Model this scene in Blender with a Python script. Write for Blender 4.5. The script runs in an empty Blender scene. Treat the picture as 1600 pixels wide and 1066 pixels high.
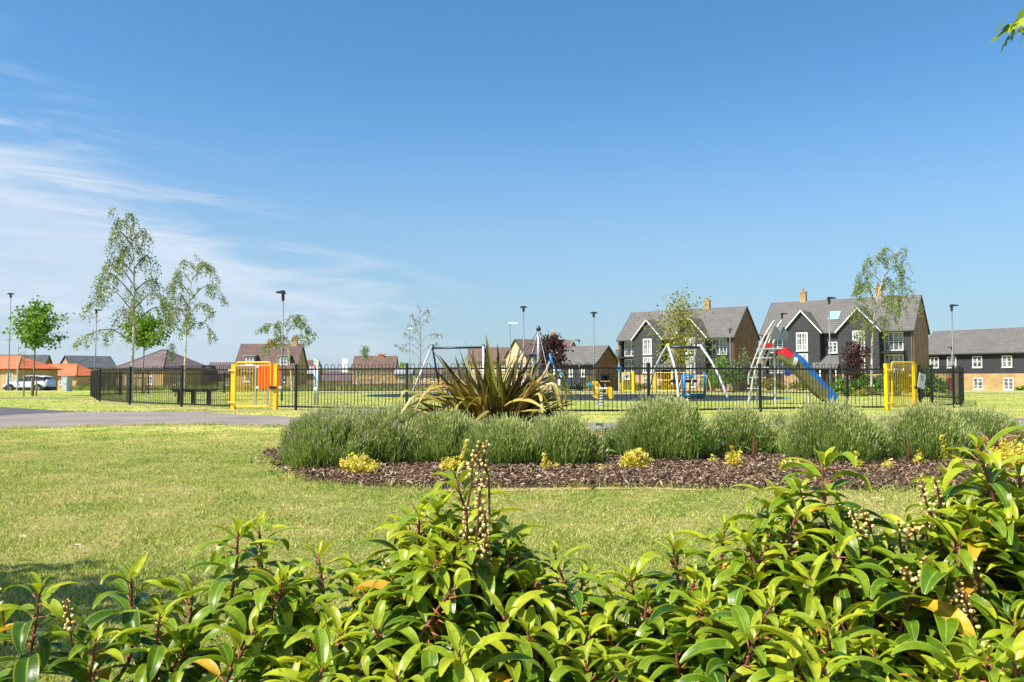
import bpy, math, random
import numpy as np
from mathutils import Vector, Matrix
random.seed(7)
rng = np.random.default_rng(7)
R = math.radians
sc = bpy.context.scene
col = sc.collection

# ------------------------------------------------------------------ camera
CAM_H, F, YH = 0.88, 1280.0, 591.0
PITCH = math.atan((YH - 533) / F)
cam = bpy.data.cameras.new('camera')
cam.sensor_width = 36.0
cam.lens = F / 1600 * 36
cam.clip_start = 0.05
cam.clip_end = 6000
camo = bpy.data.objects.new('camera', cam)
camo.location = (0, 0, CAM_H)
camo.rotation_euler = (math.pi / 2 + PITCH, 0, 0)
col.objects.link(camo)
sc.camera = camo

# ------------------------------------------------------------------ light, sky, exposure
SUN_EL, SUN_AZ = R(52), R(237)          # azimuth clockwise from +Y (north): behind the camera, to the left
sun = bpy.data.lights.new('sun', 'SUN')
sun.energy = 5.0
sun.angle = R(0.55)
sun.color = (1.0, 0.94, 0.82)
suno = bpy.data.objects.new('sun', sun)
sd = Vector((math.sin(SUN_AZ) * math.cos(SUN_EL), math.cos(SUN_AZ) * math.cos(SUN_EL), math.sin(SUN_EL)))
suno.rotation_euler = sd.to_track_quat('Z', 'Y').to_euler()
col.objects.link(suno)
sc.view_settings.view_transform = 'Standard'
sc.view_settings.look = 'None'
sc.view_settings.gamma = 1
sc.view_settings.exposure = 0.78

w = bpy.data.worlds.new('World')
sc.world = w
w.use_nodes = True
nt = w.node_tree
nt.nodes.clear()


class NT:
    """small helper for node graphs"""
    def __init__(s, tree): s.t = tree
    def n(s, typ, **kw):
        nd = s.t.nodes.new(typ)
        for k, v in kw.items(): setattr(nd, k, v)
        return nd
    def put(s, sock, val):
        if hasattr(val, 'is_output'): s.t.links.new(val, sock)
        else: sock.default_value = val
    def math(s, op, a, b=0.0, c=0.0, clamp=False):
        nd = s.n('ShaderNodeMath', operation=op, use_clamp=clamp)
        s.put(nd.inputs[0], a); s.put(nd.inputs[1], b); s.put(nd.inputs[2], c)
        return nd.outputs[0]
    def mix(s, f, a, b, blend='MIX'):
        nd = s.n('ShaderNodeMix', data_type='RGBA', blend_type=blend)
        s.put(nd.inputs[0], f); s.put(nd.inputs[6], a if hasattr(a, 'is_output') else c4(a)); s.put(nd.inputs[7], b if hasattr(b, 'is_output') else c4(b))
        return nd.outputs[2]
    def smooth(s, x, lo, hi, a=0.0, b=1.0):
        nd = s.n('ShaderNodeMapRange', interpolation_type='SMOOTHSTEP')
        s.put(nd.inputs[0], x); nd.inputs[1].default_value = lo; nd.inputs[2].default_value = hi
        nd.inputs[3].default_value = a; nd.inputs[4].default_value = b
        return nd.outputs[0]
    def noise(s, vec, scale, detail=3.0, rough=0.55, dist=0.0):
        nd = s.n('ShaderNodeTexNoise')
        if vec is not None: s.put(nd.inputs['Vector'], vec)
        nd.inputs['Scale'].default_value = scale; nd.inputs['Detail'].default_value = detail
        nd.inputs['Roughness'].default_value = rough; nd.inputs['Distortion'].default_value = dist
        return nd.outputs[0]
    def ramp(s, f, stops, interp='LINEAR'):
        nd = s.n('ShaderNodeValToRGB')
        cr = nd.color_ramp; cr.interpolation = interp
        while len(cr.elements) < len(stops): cr.elements.new(0.5)
        for e, (p, c) in zip(cr.elements, stops): e.position = p; e.color = c4(c)
        s.put(nd.inputs[0], f)
        return nd.outputs[0]
    def xyz(s, vec):
        nd = s.n('ShaderNodeSeparateXYZ'); s.put(nd.inputs[0], vec); return nd.outputs
    def comb(s, x, y, z):
        nd = s.n('ShaderNodeCombineXYZ'); s.put(nd.inputs[0], x); s.put(nd.inputs[1], y); s.put(nd.inputs[2], z); return nd.outputs[0]


def c4(c):
    return tuple(c) if len(c) == 4 else (c[0], c[1], c[2], 1.0)


N = NT(nt)
sky = N.n('ShaderNodeTexSky', sky_type='NISHITA')
sky.sun_disc = False
sky.sun_elevation = SUN_EL
sky.sun_rotation = SUN_AZ
sky.altitude = 200
sky.air_density = 1.0
sky.dust_density = 0.6
sky.ozone_density = 3.0
tc = N.n('ShaderNodeTexCoord')
gx, gy, gz = N.xyz(tc.outputs['Generated'])
az = N.math('ARCTAN2', gx, gy)
el = N.math('ARCSINE', gz)
# thin high cloud: streaks drawn out along the wind, thickest low in the north-west
cv = N.comb(N.math('MULTIPLY', az, 3.0), N.math('MULTIPLY', N.math('ADD', el, N.math('MULTIPLY', az, 0.035)), 19.0), 0.0)
n1 = N.noise(cv, 1.6, 7.0, 0.58, 0.7)
cv2 = N.comb(N.math('MULTIPLY', az, 4.0), N.math('MULTIPLY', N.math('ADD', el, N.math('MULTIPLY', az, 0.07)), 42.0), 3.0)
n2 = N.noise(cv2, 1.0, 5.0, 0.6, 0.4)
top = N.math('MULTIPLY_ADD', az, -0.40, 0.036)          # upper edge of the bank
band = N.math('SUBTRACT', top, el)
dens = N.math('ADD', band, N.math('MULTIPLY', N.math('SUBTRACT', n1, 0.5), 0.22))
bank = N.smooth(dens, -0.03, 0.075)
bank = N.math('MULTIPLY', bank, N.smooth(az, -0.06, -0.20))
thin = N.math('MULTIPLY', N.smooth(n2, 0.50, 0.74), N.smooth(band, -0.13, 0.03))
thin = N.math('MULTIPLY', thin, N.smooth(az, -0.0, -0.14))
cl = N.math('ADD', N.math('MULTIPLY', bank, N.smooth(n1, 0.22, 0.72, 0.42, 0.88)), N.math('MULTIPLY', thin, 0.55), clamp=True)
cl = N.math('MULTIPLY', cl, N.smooth(el, 0.0, 0.10, 0.45, 1.0))
hz = N.smooth(el, 0.36, 0.0, 0.0, 0.72)                  # pale air towards the horizon
skyc = N.mix(hz, N.mix(1.0, sky.outputs[0], (0.66, 1.07, 1.24), 'MULTIPLY'), (3.1, 3.65, 4.3))
skyc = N.mix(cl, skyc, (4.9, 5.6, 6.5))
bg = N.n('ShaderNodeBackground')
N.put(bg.inputs[0], skyc)
bg.inputs[1].default_value = 0.085
out = N.n('ShaderNodeOutputWorld')
nt.links.new(bg.outputs[0], out.inputs[0])


# ------------------------------------------------------------------ where a point of the view lies in the world
FW = Vector((0, math.cos(PITCH), math.sin(PITCH)))
UP = Vector((0, -math.sin(PITCH), math.cos(PITCH)))


def P(px, py, Y):
    d = Vector(((px - 800) / F, 0, 0)) + FW + UP * ((533 - py) / F)
    return Vector((0, 0, CAM_H)) + d * (Y / d.y)


def GP(px, py, z=0.0):
    d = Vector(((px - 800) / F, 0, 0)) + FW + UP * ((533 - py) / F)
    return Vector((0, 0, CAM_H)) + d * ((z - CAM_H) / d.z)


def zg(x, y):
    t = min(max((y - 58.0) / 62.0, 0.0), 1.0)
    return -1.3 * t


def XG(px, Y):
    """ground point on the viewing azimuth px at distance Y"""
    x = (px - 800) / F * Y
    return Vector((x, Y, zg(x, Y)))


# ------------------------------------------------------------------ materials
def newmat(name):
    m = bpy.data.materials.new(name)
    m.use_nodes = True
    t = m.node_tree
    t.nodes.clear()
    n = NT(t)
    o = n.n('ShaderNodeOutputMaterial')
    return m, n, o


def principled(n, colr, rough=0.6, metal=0.0, spec=0.5, **kw):
    b = n.n('ShaderNodeBsdfPrincipled')
    n.put(b.inputs['Base Color'], colr if hasattr(colr, 'is_output') else c4(colr))
    n.put(b.inputs['Roughness'], rough)
    b.inputs['Metallic'].default_value = metal
    b.inputs['Specular IOR Level'].default_value = spec
    for k, v in kw.items(): n.put(b.inputs[k], v)
    return b


def bump(n, h, strength=0.4, dist=0.01):
    b = n.n('ShaderNodeBump')
    b.inputs['Strength'].default_value = strength
    b.inputs['Distance'].default_value = dist
    n.put(b.inputs['Height'], h)
    return b.outputs[0]


def mat(name, c, rough=0.6, metal=0.0, var=0.12, scale=6.0, spec=0.5, coat=0.0, bmp=0.0):
    """plain painted / cast material with a little grime and unevenness"""
    m, n, o = newmat(name)
    t = n.n('ShaderNodeTexCoord').outputs['Object']
    nz = n.noise(t, scale, 5.0, 0.6)
    f = n.smooth(nz, 0.25, 0.75, 1.0 - var, 1.0 + var)
    cc = n.mix(1.0, c, n.comb(f, f, f), 'MULTIPLY')
    rr = n.smooth(n.noise(t, scale * 2.3, 4.0), 0.3, 0.7, max(rough - 0.08, 0.02), min(rough + 0.1, 1.0))
    b = principled(n, cc, rr, metal, spec)
    b.inputs['Coat Weight'].default_value = coat
    if bmp: n.put(b.inputs['Normal'], bump(n, n.noise(t, scale * 8, 4.0), bmp, 0.004))
    n.t.links.new(b.outputs[0], o.inputs[0])
    return m


def coursed(name, c1, c2, mortar, bw, bh, msize, rough=0.85, bmp=0.5, offset=0.5, bias=0.0, dirt=0.25):
    """coursed masonry, tiles or boards: courses run level whatever way the wall faces"""
    m, n, o = newmat(name)
    t = n.n('ShaderNodeTexCoord').outputs['Object']
    x, y, z = n.xyz(t)
    v = n.comb(n.math('ADD', x, n.math('MULTIPLY', y, 1.001)), z, 0.0)
    br = n.n('ShaderNodeTexBrick')
    n.put(br.inputs['Vector'], v)
    br.inputs['Color1'].default_value = c4(c1); br.inputs['Color2'].default_value = c4(c2); br.inputs['Mortar'].default_value = c4(mortar)
    br.inputs['Scale'].default_value = 1.0; br.inputs['Mortar Size'].default_value = msize; br.inputs['Bias'].default_value = bias
    br.inputs['Brick Width'].default_value = bw; br.inputs['Row Height'].default_value = bh
    br.offset = offset
    nz = n.smooth(n.noise(t, 0.7, 6.0, 0.65), 0.3, 0.7, 1.0 - dirt, 1.0 + dirt * 0.6)
    nz2 = n.smooth(n.noise(v, 7.0, 3.0, 0.6), 0.3, 0.7, 0.86, 1.14)
    f = n.math('MULTIPLY', nz, nz2)
    cc = n.mix(1.0, br.outputs[0], n.comb(f, f, f), 'MULTIPLY')
    b = principled(n, cc, rough, 0, 0.3)
    n.put(b.inputs['Normal'], bump(n, n.math('SUBTRACT', 1.0, br.outputs[1]), bmp, 0.012))
    n.t.links.new(b.outputs[0], o.inputs[0])
    return m


def leafmat(name, stops, trans=0.35, rough=0.45, spec=0.4, tcol=None, across=False, midrib=(0.35, 0.45, 0.10), under=None):
    """foliage: colour by each leaf's own random value, some light passing through"""
    m, n, o = newmat(name)
    a = n.n('ShaderNodeAttribute', attribute_name='rnd').outputs['Fac']
    cc = n.ramp(a, stops)
    if across:
        ac = n.n('ShaderNodeAttribute', attribute_name='across').outputs['Fac']
        cc = n.mix(n.smooth(ac, 0.0, 0.13, 0.75, 0.0), cc, midrib)
        tx = n.n('ShaderNodeTexCoord').outputs['Object']
        nz = n.noise(tx, 55.0, 4.0, 0.6)
        f = n.smooth(nz, 0.3, 0.7, 0.80, 1.16)
        cc = n.mix(1.0, cc, n.comb(f, f, f), 'MULTIPLY')
        spot = n.smooth(n.noise(tx, 130.0, 2.0), 0.70, 0.76, 0.0, 0.6)
        cc = n.mix(spot, cc, (0.16, 0.10, 0.025))
        if under is not None: cc = n.mix(n.smooth(ac, 0.80, 1.0, 0.0, 0.55), cc, (0.48, 0.50, 0.05)); cc = n.mix(n.math('MULTIPLY', n.smooth(ac, 0.70, 0.95), n.smooth(n.noise(tx, 17.0, 3.0, 0.6), 0.60, 0.68, 0.0, 0.8)), cc, (0.17, 0.085, 0.02))
    base = cc
    if under is not None:
        geo = n.n('ShaderNodeNewGeometry').outputs['Backfacing']
        base = n.mix(geo, cc, n.mix(0.65, cc, under))
    b = principled(n, base, rough, 0, spec)
    if across:
        tx2 = n.n('ShaderNodeTexCoord').outputs['Object']
        n.put(b.inputs['Normal'], bump(n, n.noise(tx2, 160.0, 3.0), 0.25, 0.002))
    tr = n.n('ShaderNodeBsdfTranslucent')
    n.put(tr.inputs[0], n.mix(1.0, cc, tcol or (1.25, 1.2, 0.6), 'MULTIPLY'))
    mx = n.n('ShaderNodeMixShader'); mx.inputs[0].default_value = trans
    n.t.links.new(b.outputs[0], mx.inputs[1]); n.t.links.new(tr.outputs[0], mx.inputs[2])
    n.t.links.new(mx.outputs[0], o.inputs[0])
    return m


def lawn_colour(n):
    """colour of the lawn at a place: green turf worn to straw in patches"""
    pos = n.n('ShaderNodeNewGeometry').outputs['Position']
    big = n.noise(pos, 0.55, 5.0, 0.6, 0.3)
    mid = n.noise(pos, 2.4, 5.0, 0.65, 0.2)
    fine = n.noise(pos, 26.0, 4.0, 0.7)
    f = n.math('ADD', n.math('MULTIPLY', big, 0.75), n.math('MULTIPLY', mid, 0.75))
    f = n.math('SUBTRACT', f, 0.19)
    f = n.math('ADD', f, n.math('MULTIPLY', n.math('SUBTRACT', fine, 0.5), 0.55))
    cc = n.ramp(f, [(0.30, (0.135, 0.25, 0.028)), (0.45, (0.30, 0.39, 0.060)), (0.58, (0.52, 0.50, 0.13)), (0.74, (0.72, 0.58, 0.27))])
    cc = n.mix(n.smooth(n.noise(pos, 1.5, 4.0, 0.6, 0.4), 0.57, 0.70, 0.0, 0.55), cc, (0.10, 0.21, 0.024))
    cc = n.mix(n.smooth(n.noise(pos, 2.1, 5.0, 0.7, 0.6), 0.60, 0.72, 0.0, 0.6), cc, (0.66, 0.54, 0.27))
    return cc, pos, fine


def lawn_material():
    m, n, o = newmat('lawn_turf')
    cc, pos, fine = lawn_colour(n)
    x, y, z = n.xyz(pos)
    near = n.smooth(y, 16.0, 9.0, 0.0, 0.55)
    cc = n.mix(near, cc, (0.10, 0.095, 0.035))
    far = n.smooth(y, 14.0, 26.0, 0.0, 1.0)
    cc = n.mix(n.math('MULTIPLY', far, 0.35), cc, (0.22, 0.29, 0.06))
    blade = n.noise(pos, 95.0, 3.0, 0.7)
    f = n.smooth(blade, 0.3, 0.7, 0.72, 1.22)
    cc = n.mix(1.0, cc, n.comb(f, f, f), 'MULTIPLY')
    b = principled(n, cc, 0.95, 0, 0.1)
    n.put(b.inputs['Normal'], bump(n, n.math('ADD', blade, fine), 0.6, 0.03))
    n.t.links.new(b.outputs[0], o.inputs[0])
    return m


def blade_material():
    m, n, o = newmat('grass_blade')
    cc, pos, fine = lawn_colour(n)
    a = n.n('ShaderNodeAttribute', attribute_name='rnd').outputs['Fac']
    own = n.ramp(a, [(0.0, (0.06, 0.15, 0.016)), (0.35, (0.28, 0.40, 0.055)), (0.68, (0.62, 0.62, 0.17)), (1.0, (0.92, 0.80, 0.46))])
    cc = n.mix(0.62, cc, own)
    d = n.n('ShaderNodeBsdfDiffuse'); n.put(d.inputs[0], cc)
    tr = n.n('ShaderNodeBsdfTranslucent'); n.put(tr.inputs[0], cc)
    mx = n.n('ShaderNodeMixShader'); mx.inputs[0].default_value = 0.42
    n.t.links.new(d.outputs[0], mx.inputs[1]); n.t.links.new(tr.outputs[0], mx.inputs[2])
    n.t.links.new(mx.outputs[0], o.inputs[0])
    return m


def tarmac(name, c, speck=0.5, sc_=1.0, joints=False):
    m, n, o = newmat(name)
    pos = n.n('ShaderNodeNewGeometry').outputs['Position']
    a = n.noise(pos, 0.8, 5.0, 0.6)
    g = n.noise(pos, 60.0 * sc_, 3.0, 0.8)
    f = n.math('MULTIPLY', n.smooth(a, 0.3, 0.7, 0.82, 1.15), n.smooth(g, 0.25, 0.75, 1 - speck, 1 + speck))
    cc = n.mix(1.0, c, n.comb(f, f, f), 'MULTIPLY')
    b = principled(n, cc, 0.92, 0, 0.25)
    n.put(b.inputs['Normal'], bump(n, g, 0.5, 0.006))
    n.t.links.new(b.outputs[0], o.inputs[0])
    return m


M = {}
M['lawn'] = lawn_material()
M['blade'] = blade_material()
M['path'] = tarmac('path_tarmac', (0.225, 0.192, 0.175), 0.4)
M['road'] = tarmac('road_tarmac', (0.085, 0.085, 0.095), 0.3)
M['straw'] = tarmac('dry_verge', (0.42, 0.32, 0.15), 0.5, 0.7)
M['soil'] = tarmac('mulch_soil', (0.085, 0.055, 0.035), 0.6, 0.6)
M['rubber'] = tarmac('rubber_crumb', (0.022, 0.024, 0.03), 0.4)
M['rubber_green'] = tarmac('rubber_crumb_green', (0.10, 0.22, 0.15), 0.3)
M['kerb'] = mat('kerb_concrete', (0.36, 0.34, 0.31), 0.9, bmp=0.3)
M['black'] = mat('black_paint', (0.007, 0.0075, 0.008), 0.45, var=0.3, scale=9)
M['yellow'] = mat('yellow_paint', (0.80, 0.47, 0.010), 0.35, var=0.10, scale=4)
M['galv'] = mat('galvanised_steel', (0.56, 0.58, 0.60), 0.40, 0.35, var=0.18, scale=5)
M['greypost'] = mat('grey_post_paint', (0.30, 0.32, 0.34), 0.45, 0.3, var=0.15)
M['column'] = mat('lamp_column_grey', (0.15, 0.16, 0.175), 0.5, 0.35, var=0.12)
M['column_dark'] = mat('lamp_column_dark_grey', (0.10, 0.11, 0.13), 0.5, 0.3, var=0.15)
M['lamp_dark'] = mat('lamp_dark_metal', (0.025, 0.027, 0.03), 0.4)
M['white'] = mat('white_paint', (0.78, 0.79, 0.80), 0.4, var=0.05)
M['blue'] = mat('blue_paint', (0.012, 0.21, 0.50), 0.35, var=0.1)
M['deepblue'] = mat('deep_blue_plastic', (0.008, 0.06, 0.40), 0.35, var=0.1)
M['red'] = mat('red_plastic', (0.50, 0.012, 0.018), 0.35, var=0.1)
M['orange'] = mat('orange_board', (0.82, 0.085, 0.012), 0.4, var=0.1, scale=2)
M['olive'] = mat('olive_grp', (0.115, 0.108, 0.040), 0.5, var=0.2)
M['navy'] = mat('navy_steel', (0.02, 0.035, 0.06), 0.4)
M['beige'] = mat('beige_rail', (0.55, 0.45, 0.36), 0.5)
M['timber'] = mat('weathered_timber', (0.26, 0.19, 0.12), 0.85, var=0.3, scale=8, bmp=0.5)
M['fencewood'] = coursed('fence_boards', (0.17, 0.13, 0.095), (0.22, 0.17, 0.125), (0.05, 0.04, 0.03), 0.12, 3.0, 0.008)
M['cabinet'] = mat('cabinet_grey', (0.36, 0.39, 0.42), 0.55, var=0.12)
M['brick'] = coursed('tan_brick', (0.50, 0.315, 0.14), (0.40, 0.245, 0.11), (0.44, 0.35, 0.23), 0.225, 0.075, 0.008)
M['brick_orange'] = coursed('orange_brick', (0.50, 0.32, 0.155), (0.43, 0.26, 0.12), (0.45, 0.34, 0.2), 0.225, 0.075, 0.008)
M['brick_brown_and_shade'] = coursed('brown_and_shaded_brick', (0.33, 0.19, 0.10), (0.26, 0.145, 0.075), (0.30, 0.22, 0.15), 0.225, 0.075, 0.008)  # brown brick; also tan brick with its shade put into the colour
M['render'] = mat('tan_render', (0.56, 0.41, 0.245), 0.85, var=0.08)
M['boards'] = coursed('charcoal_boards', (0.038, 0.040, 0.051), (0.046, 0.048, 0.060), (0.022, 0.022, 0.027), 4.2, 0.17, 0.014, rough=0.6, bmp=0.8, dirt=0.12)
M['tile_grey'] = coursed('grey_roof_tiles', (0.135, 0.127, 0.124), (0.155, 0.147, 0.144), (0.06, 0.052, 0.05), 0.32, 0.24, 0.018, bmp=0.7, dirt=0.12)
M['tile_brown'] = coursed('brown_roof_tiles', (0.15, 0.095, 0.082), (0.185, 0.12, 0.10), (0.06, 0.038, 0.033), 0.32, 0.26, 0.022, bmp=0.8, dirt=0.2)
M['tile_plum'] = coursed('plum_roof_tiles', (0.15, 0.11, 0.115), (0.18, 0.135, 0.14), (0.06, 0.045, 0.05), 0.32, 0.22, 0.02, bmp=0.8)
M['tile_orange'] = coursed('orange_roof_tiles', (0.62, 0.185, 0.085), (0.55, 0.15, 0.065), (0.34, 0.07, 0.025), 0.32, 0.24, 0.02, bmp=0.8, dirt=0.12)
M['tile_slate'] = coursed('slate_roof_tiles', (0.085, 0.095, 0.11), (0.11, 0.12, 0.135), (0.04, 0.045, 0.05), 0.32, 0.24, 0.018, bmp=0.6)
M['chimney_clay'] = mat('chimney_clay', (0.45, 0.13, 0.06), 0.8)
M['lead'] = mat('lead_grey', (0.28, 0.30, 0.33), 0.6)
M['tyre'] = mat('tyre_rubber', (0.014, 0.014, 0.015), 0.8)
M['alloy'] = mat('wheel_alloy', (0.42, 0.43, 0.45), 0.3, 0.8)
M['cladding'] = mat('car_cladding', (0.045, 0.046, 0.05), 0.6)
M['tail'] = mat('tail_light', (0.25, 0.012, 0.015), 0.2)
M['bark_birch'] = mat('birch_bark', (0.52, 0.44, 0.36), 0.8, var=0.45, scale=9, bmp=0.4)
M['bark'] = mat('brown_bark', (0.20, 0.155, 0.11), 0.9, var=0.3, scale=12, bmp=0.6)
M['twig'] = mat('red_brown_twig', (0.15, 0.055, 0.035), 0.6, var=0.35, scale=30)
M['door_red'] = mat('door_red', (0.35, 0.015, 0.02), 0.4)
M['door_dark'] = mat('door_dark', (0.03, 0.05, 0.09), 0.4)


def paint_car():
    m, n, o = newmat('car_white_paint')
    b = principled(n, (0.74, 0.76, 0.80), 0.28, 0, 0.5)
    b.inputs['Coat Weight'].default_value = 0.6
    n.t.links.new(b.outputs[0], o.inputs[0])
    return m


def glass(name, c=(0.03, 0.035, 0.045), rough=0.08):
    m, n, o = newmat(name)
    t = n.n('ShaderNodeTexCoord').outputs['Object']
    nz = n.noise(t, 1.4, 2.0)
    cc = n.mix(n.smooth(nz, 0.36, 0.62, 0.08, 0.72), c, (0.34, 0.35, 0.36))   # blinds and nets behind the glass
    b = principled(n, cc, rough, 0, 0.8)
    n.t.links.new(b.outputs[0], o.inputs[0])
    return m


M['carpaint'] = paint_car()
M['glass'] = glass('window_glass')
M['carglass'] = mat('car_glass', (0.02, 0.024, 0.028), 0.06, spec=0.8, var=0.05)


def berry_mat():
    m, n, o = newmat('cream_berry')
    a = n.n('ShaderNodeAttribute', attribute_name='rnd').outputs['Fac']
    cc = n.ramp(a, [(0.0, (0.50, 0.33, 0.07)), (0.4, (0.66, 0.48, 0.17)), (1.0, (0.80, 0.68, 0.38))])
    b = principled(n, cc, 0.3, 0, 0.5)
    b.inputs['Subsurface Weight'].default_value = 0.15
    b.inputs['Subsurface Radius'].default_value = (0.004, 0.003, 0.001)
    n.t.links.new(b.outputs[0], o.inputs[0])
    return m


M['berry'] = berry_mat()
M['laurel'] = leafmat('laurel_leaf', [(0.0, (0.030, 0.090, 0.007)), (0.35, (0.09, 0.19, 0.009)), (0.62, (0.205, 0.305, 0.012)), (0.86, (0.43, 0.465, 0.020)), (0.90, (0.70, 0.44, 0.025)), (1.0, (0.58, 0.25, 0.035))], 0.34, 0.36, 0.42, across=True, under=(0.20, 0.27, 0.05))
M['birchleaf'] = leafmat('birch_leaf', [(0.0, (0.07, 0.13, 0.02)), (0.6, (0.18, 0.27, 0.04)), (1.0, (0.38, 0.44, 0.09))], 0.35)
M['mapleleaf'] = leafmat('maple_leaf', [(0.0, (0.05, 0.13, 0.014)), (0.6, (0.14, 0.30, 0.03)), (1.0, (0.32, 0.48, 0.05))], 0.35)
M['plumleaf'] = leafmat('plum_leaf', [(0.0, (0.025, 0.010, 0.012)), (0.6, (0.06, 0.022, 0.025)), (1.0, (0.16, 0.065, 0.065))], 0.25, tcol=(1.3, 0.7, 0.6))
M['limeleaf'] = leafmat('yellow_green_leaf', [(0.0, (0.11, 0.13, 0.03)), (0.5, (0.23, 0.24, 0.04)), (1.0, (0.45, 0.40, 0.05))], 0.35)
M['paleleaf'] = leafmat('pale_leaf', [(0.0, (0.09, 0.13, 0.06)), (1.0, (0.21, 0.26, 0.14))], 0.3)
M['hedgeleaf'] = leafmat('hedge_leaf', [(0.0, (0.04, 0.10, 0.016)), (0.6, (0.14, 0.26, 0.035)), (1.0, (0.34, 0.46, 0.08))], 0.3)
M['euonymus'] = leafmat('variegated_leaf', [(0.0, (0.32, 0.36, 0.05)), (0.3, (0.72, 0.62, 0.07)), (0.75, (0.88, 0.76, 0.14)), (1.0, (0.92, 0.86, 0.45))], 0.4)
M['lavstem'] = leafmat('lavender_stem', [(0.0, (0.055, 0.12, 0.025)), (0.4, (0.20, 0.32, 0.065)), (0.75, (0.40, 0.49, 0.14)), (1.0, (0.62, 0.61, 0.30))], 0.45, 0.7, 0.15)
M['lavbud'] = leafmat('lavender_bud', [(0.0, (0.32, 0.40, 0.11)), (0.55, (0.56, 0.57, 0.25)), (0.85, (0.74, 0.65, 0.38)), (1.0, (0.46, 0.39, 0.40))], 0.3, 0.8, 0.1)
M['lavwood'] = leafmat('lavender_wood', [(0.0, (0.045, 0.035, 0.028)), (1.0, (0.16, 0.13, 0.10))], 0.1, 0.9, 0.1)
M['flax'] = leafmat('flax_leaf', [(0.0, (0.030, 0.022, 0.014)), (0.35, (0.085, 0.075, 0.016)), (0.65, (0.29, 0.25, 0.03)), (0.88, (0.46, 0.38, 0.09)), (0.94, (0.55, 0.41, 0.17)), (1.0, (0.62, 0.23, 0.035))], 0.22, 0.40, 0.45, across=True, midrib=(0.10, 0.10, 0.03))
M['cordyline'] = leafmat('red_strap_leaf', [(0.0, (0.13, 0.035, 0.025)), (0.6, (0.36, 0.15, 0.085)), (1.0, (0.58, 0.38, 0.22))], 0.25, 0.5)
M['dock'] = leafmat('dock_leaf', [(0.0, (0.03, 0.10, 0.015)), (1.0, (0.12, 0.26, 0.04))], 0.3, 0.4)
M['chip'] = leafmat('bark_chip', [(0.0, (0.028, 0.020, 0.015)), (0.45, (0.12, 0.070, 0.043)), (0.8, (0.29, 0.19, 0.125)), (1.0, (0.54, 0.43, 0.32))], 0.0, 0.9, 0.15)
M['weeds'] = leafmat('rough_grass', [(0.0, (0.07, 0.13, 0.025)), (0.6, (0.20, 0.24, 0.07)), (1.0, (0.40, 0.37, 0.18))], 0.3, 0.9, 0.05)


# ------------------------------------------------------------------ building blocks
def link(o, parent=None):
    col.objects.link(o)
    if parent is not None: o.parent = parent
    return o


def tag(o, label=None, cat=None, group=None, kind=None):
    if label: o['label'] = label
    if cat: o['category'] = cat
    if group: o['group'] = group
    if kind: o['kind'] = kind
    return o


def empty(name, loc, label, cat, group=None, rz=0.0):
    o = bpy.data.objects.new(name, None)
    o.empty_display_size = 0.2
    o.location = loc
    o.rotation_euler = (0, 0, rz)
    link(o)
    return tag(o, label, cat, group)


def copy_tree(o, parent=None):
    c = o.copy()
    col.objects.link(c)
    if parent is not None: c.parent = parent
    for ch in list(o.children): copy_tree(ch, c)
    return c


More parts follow.
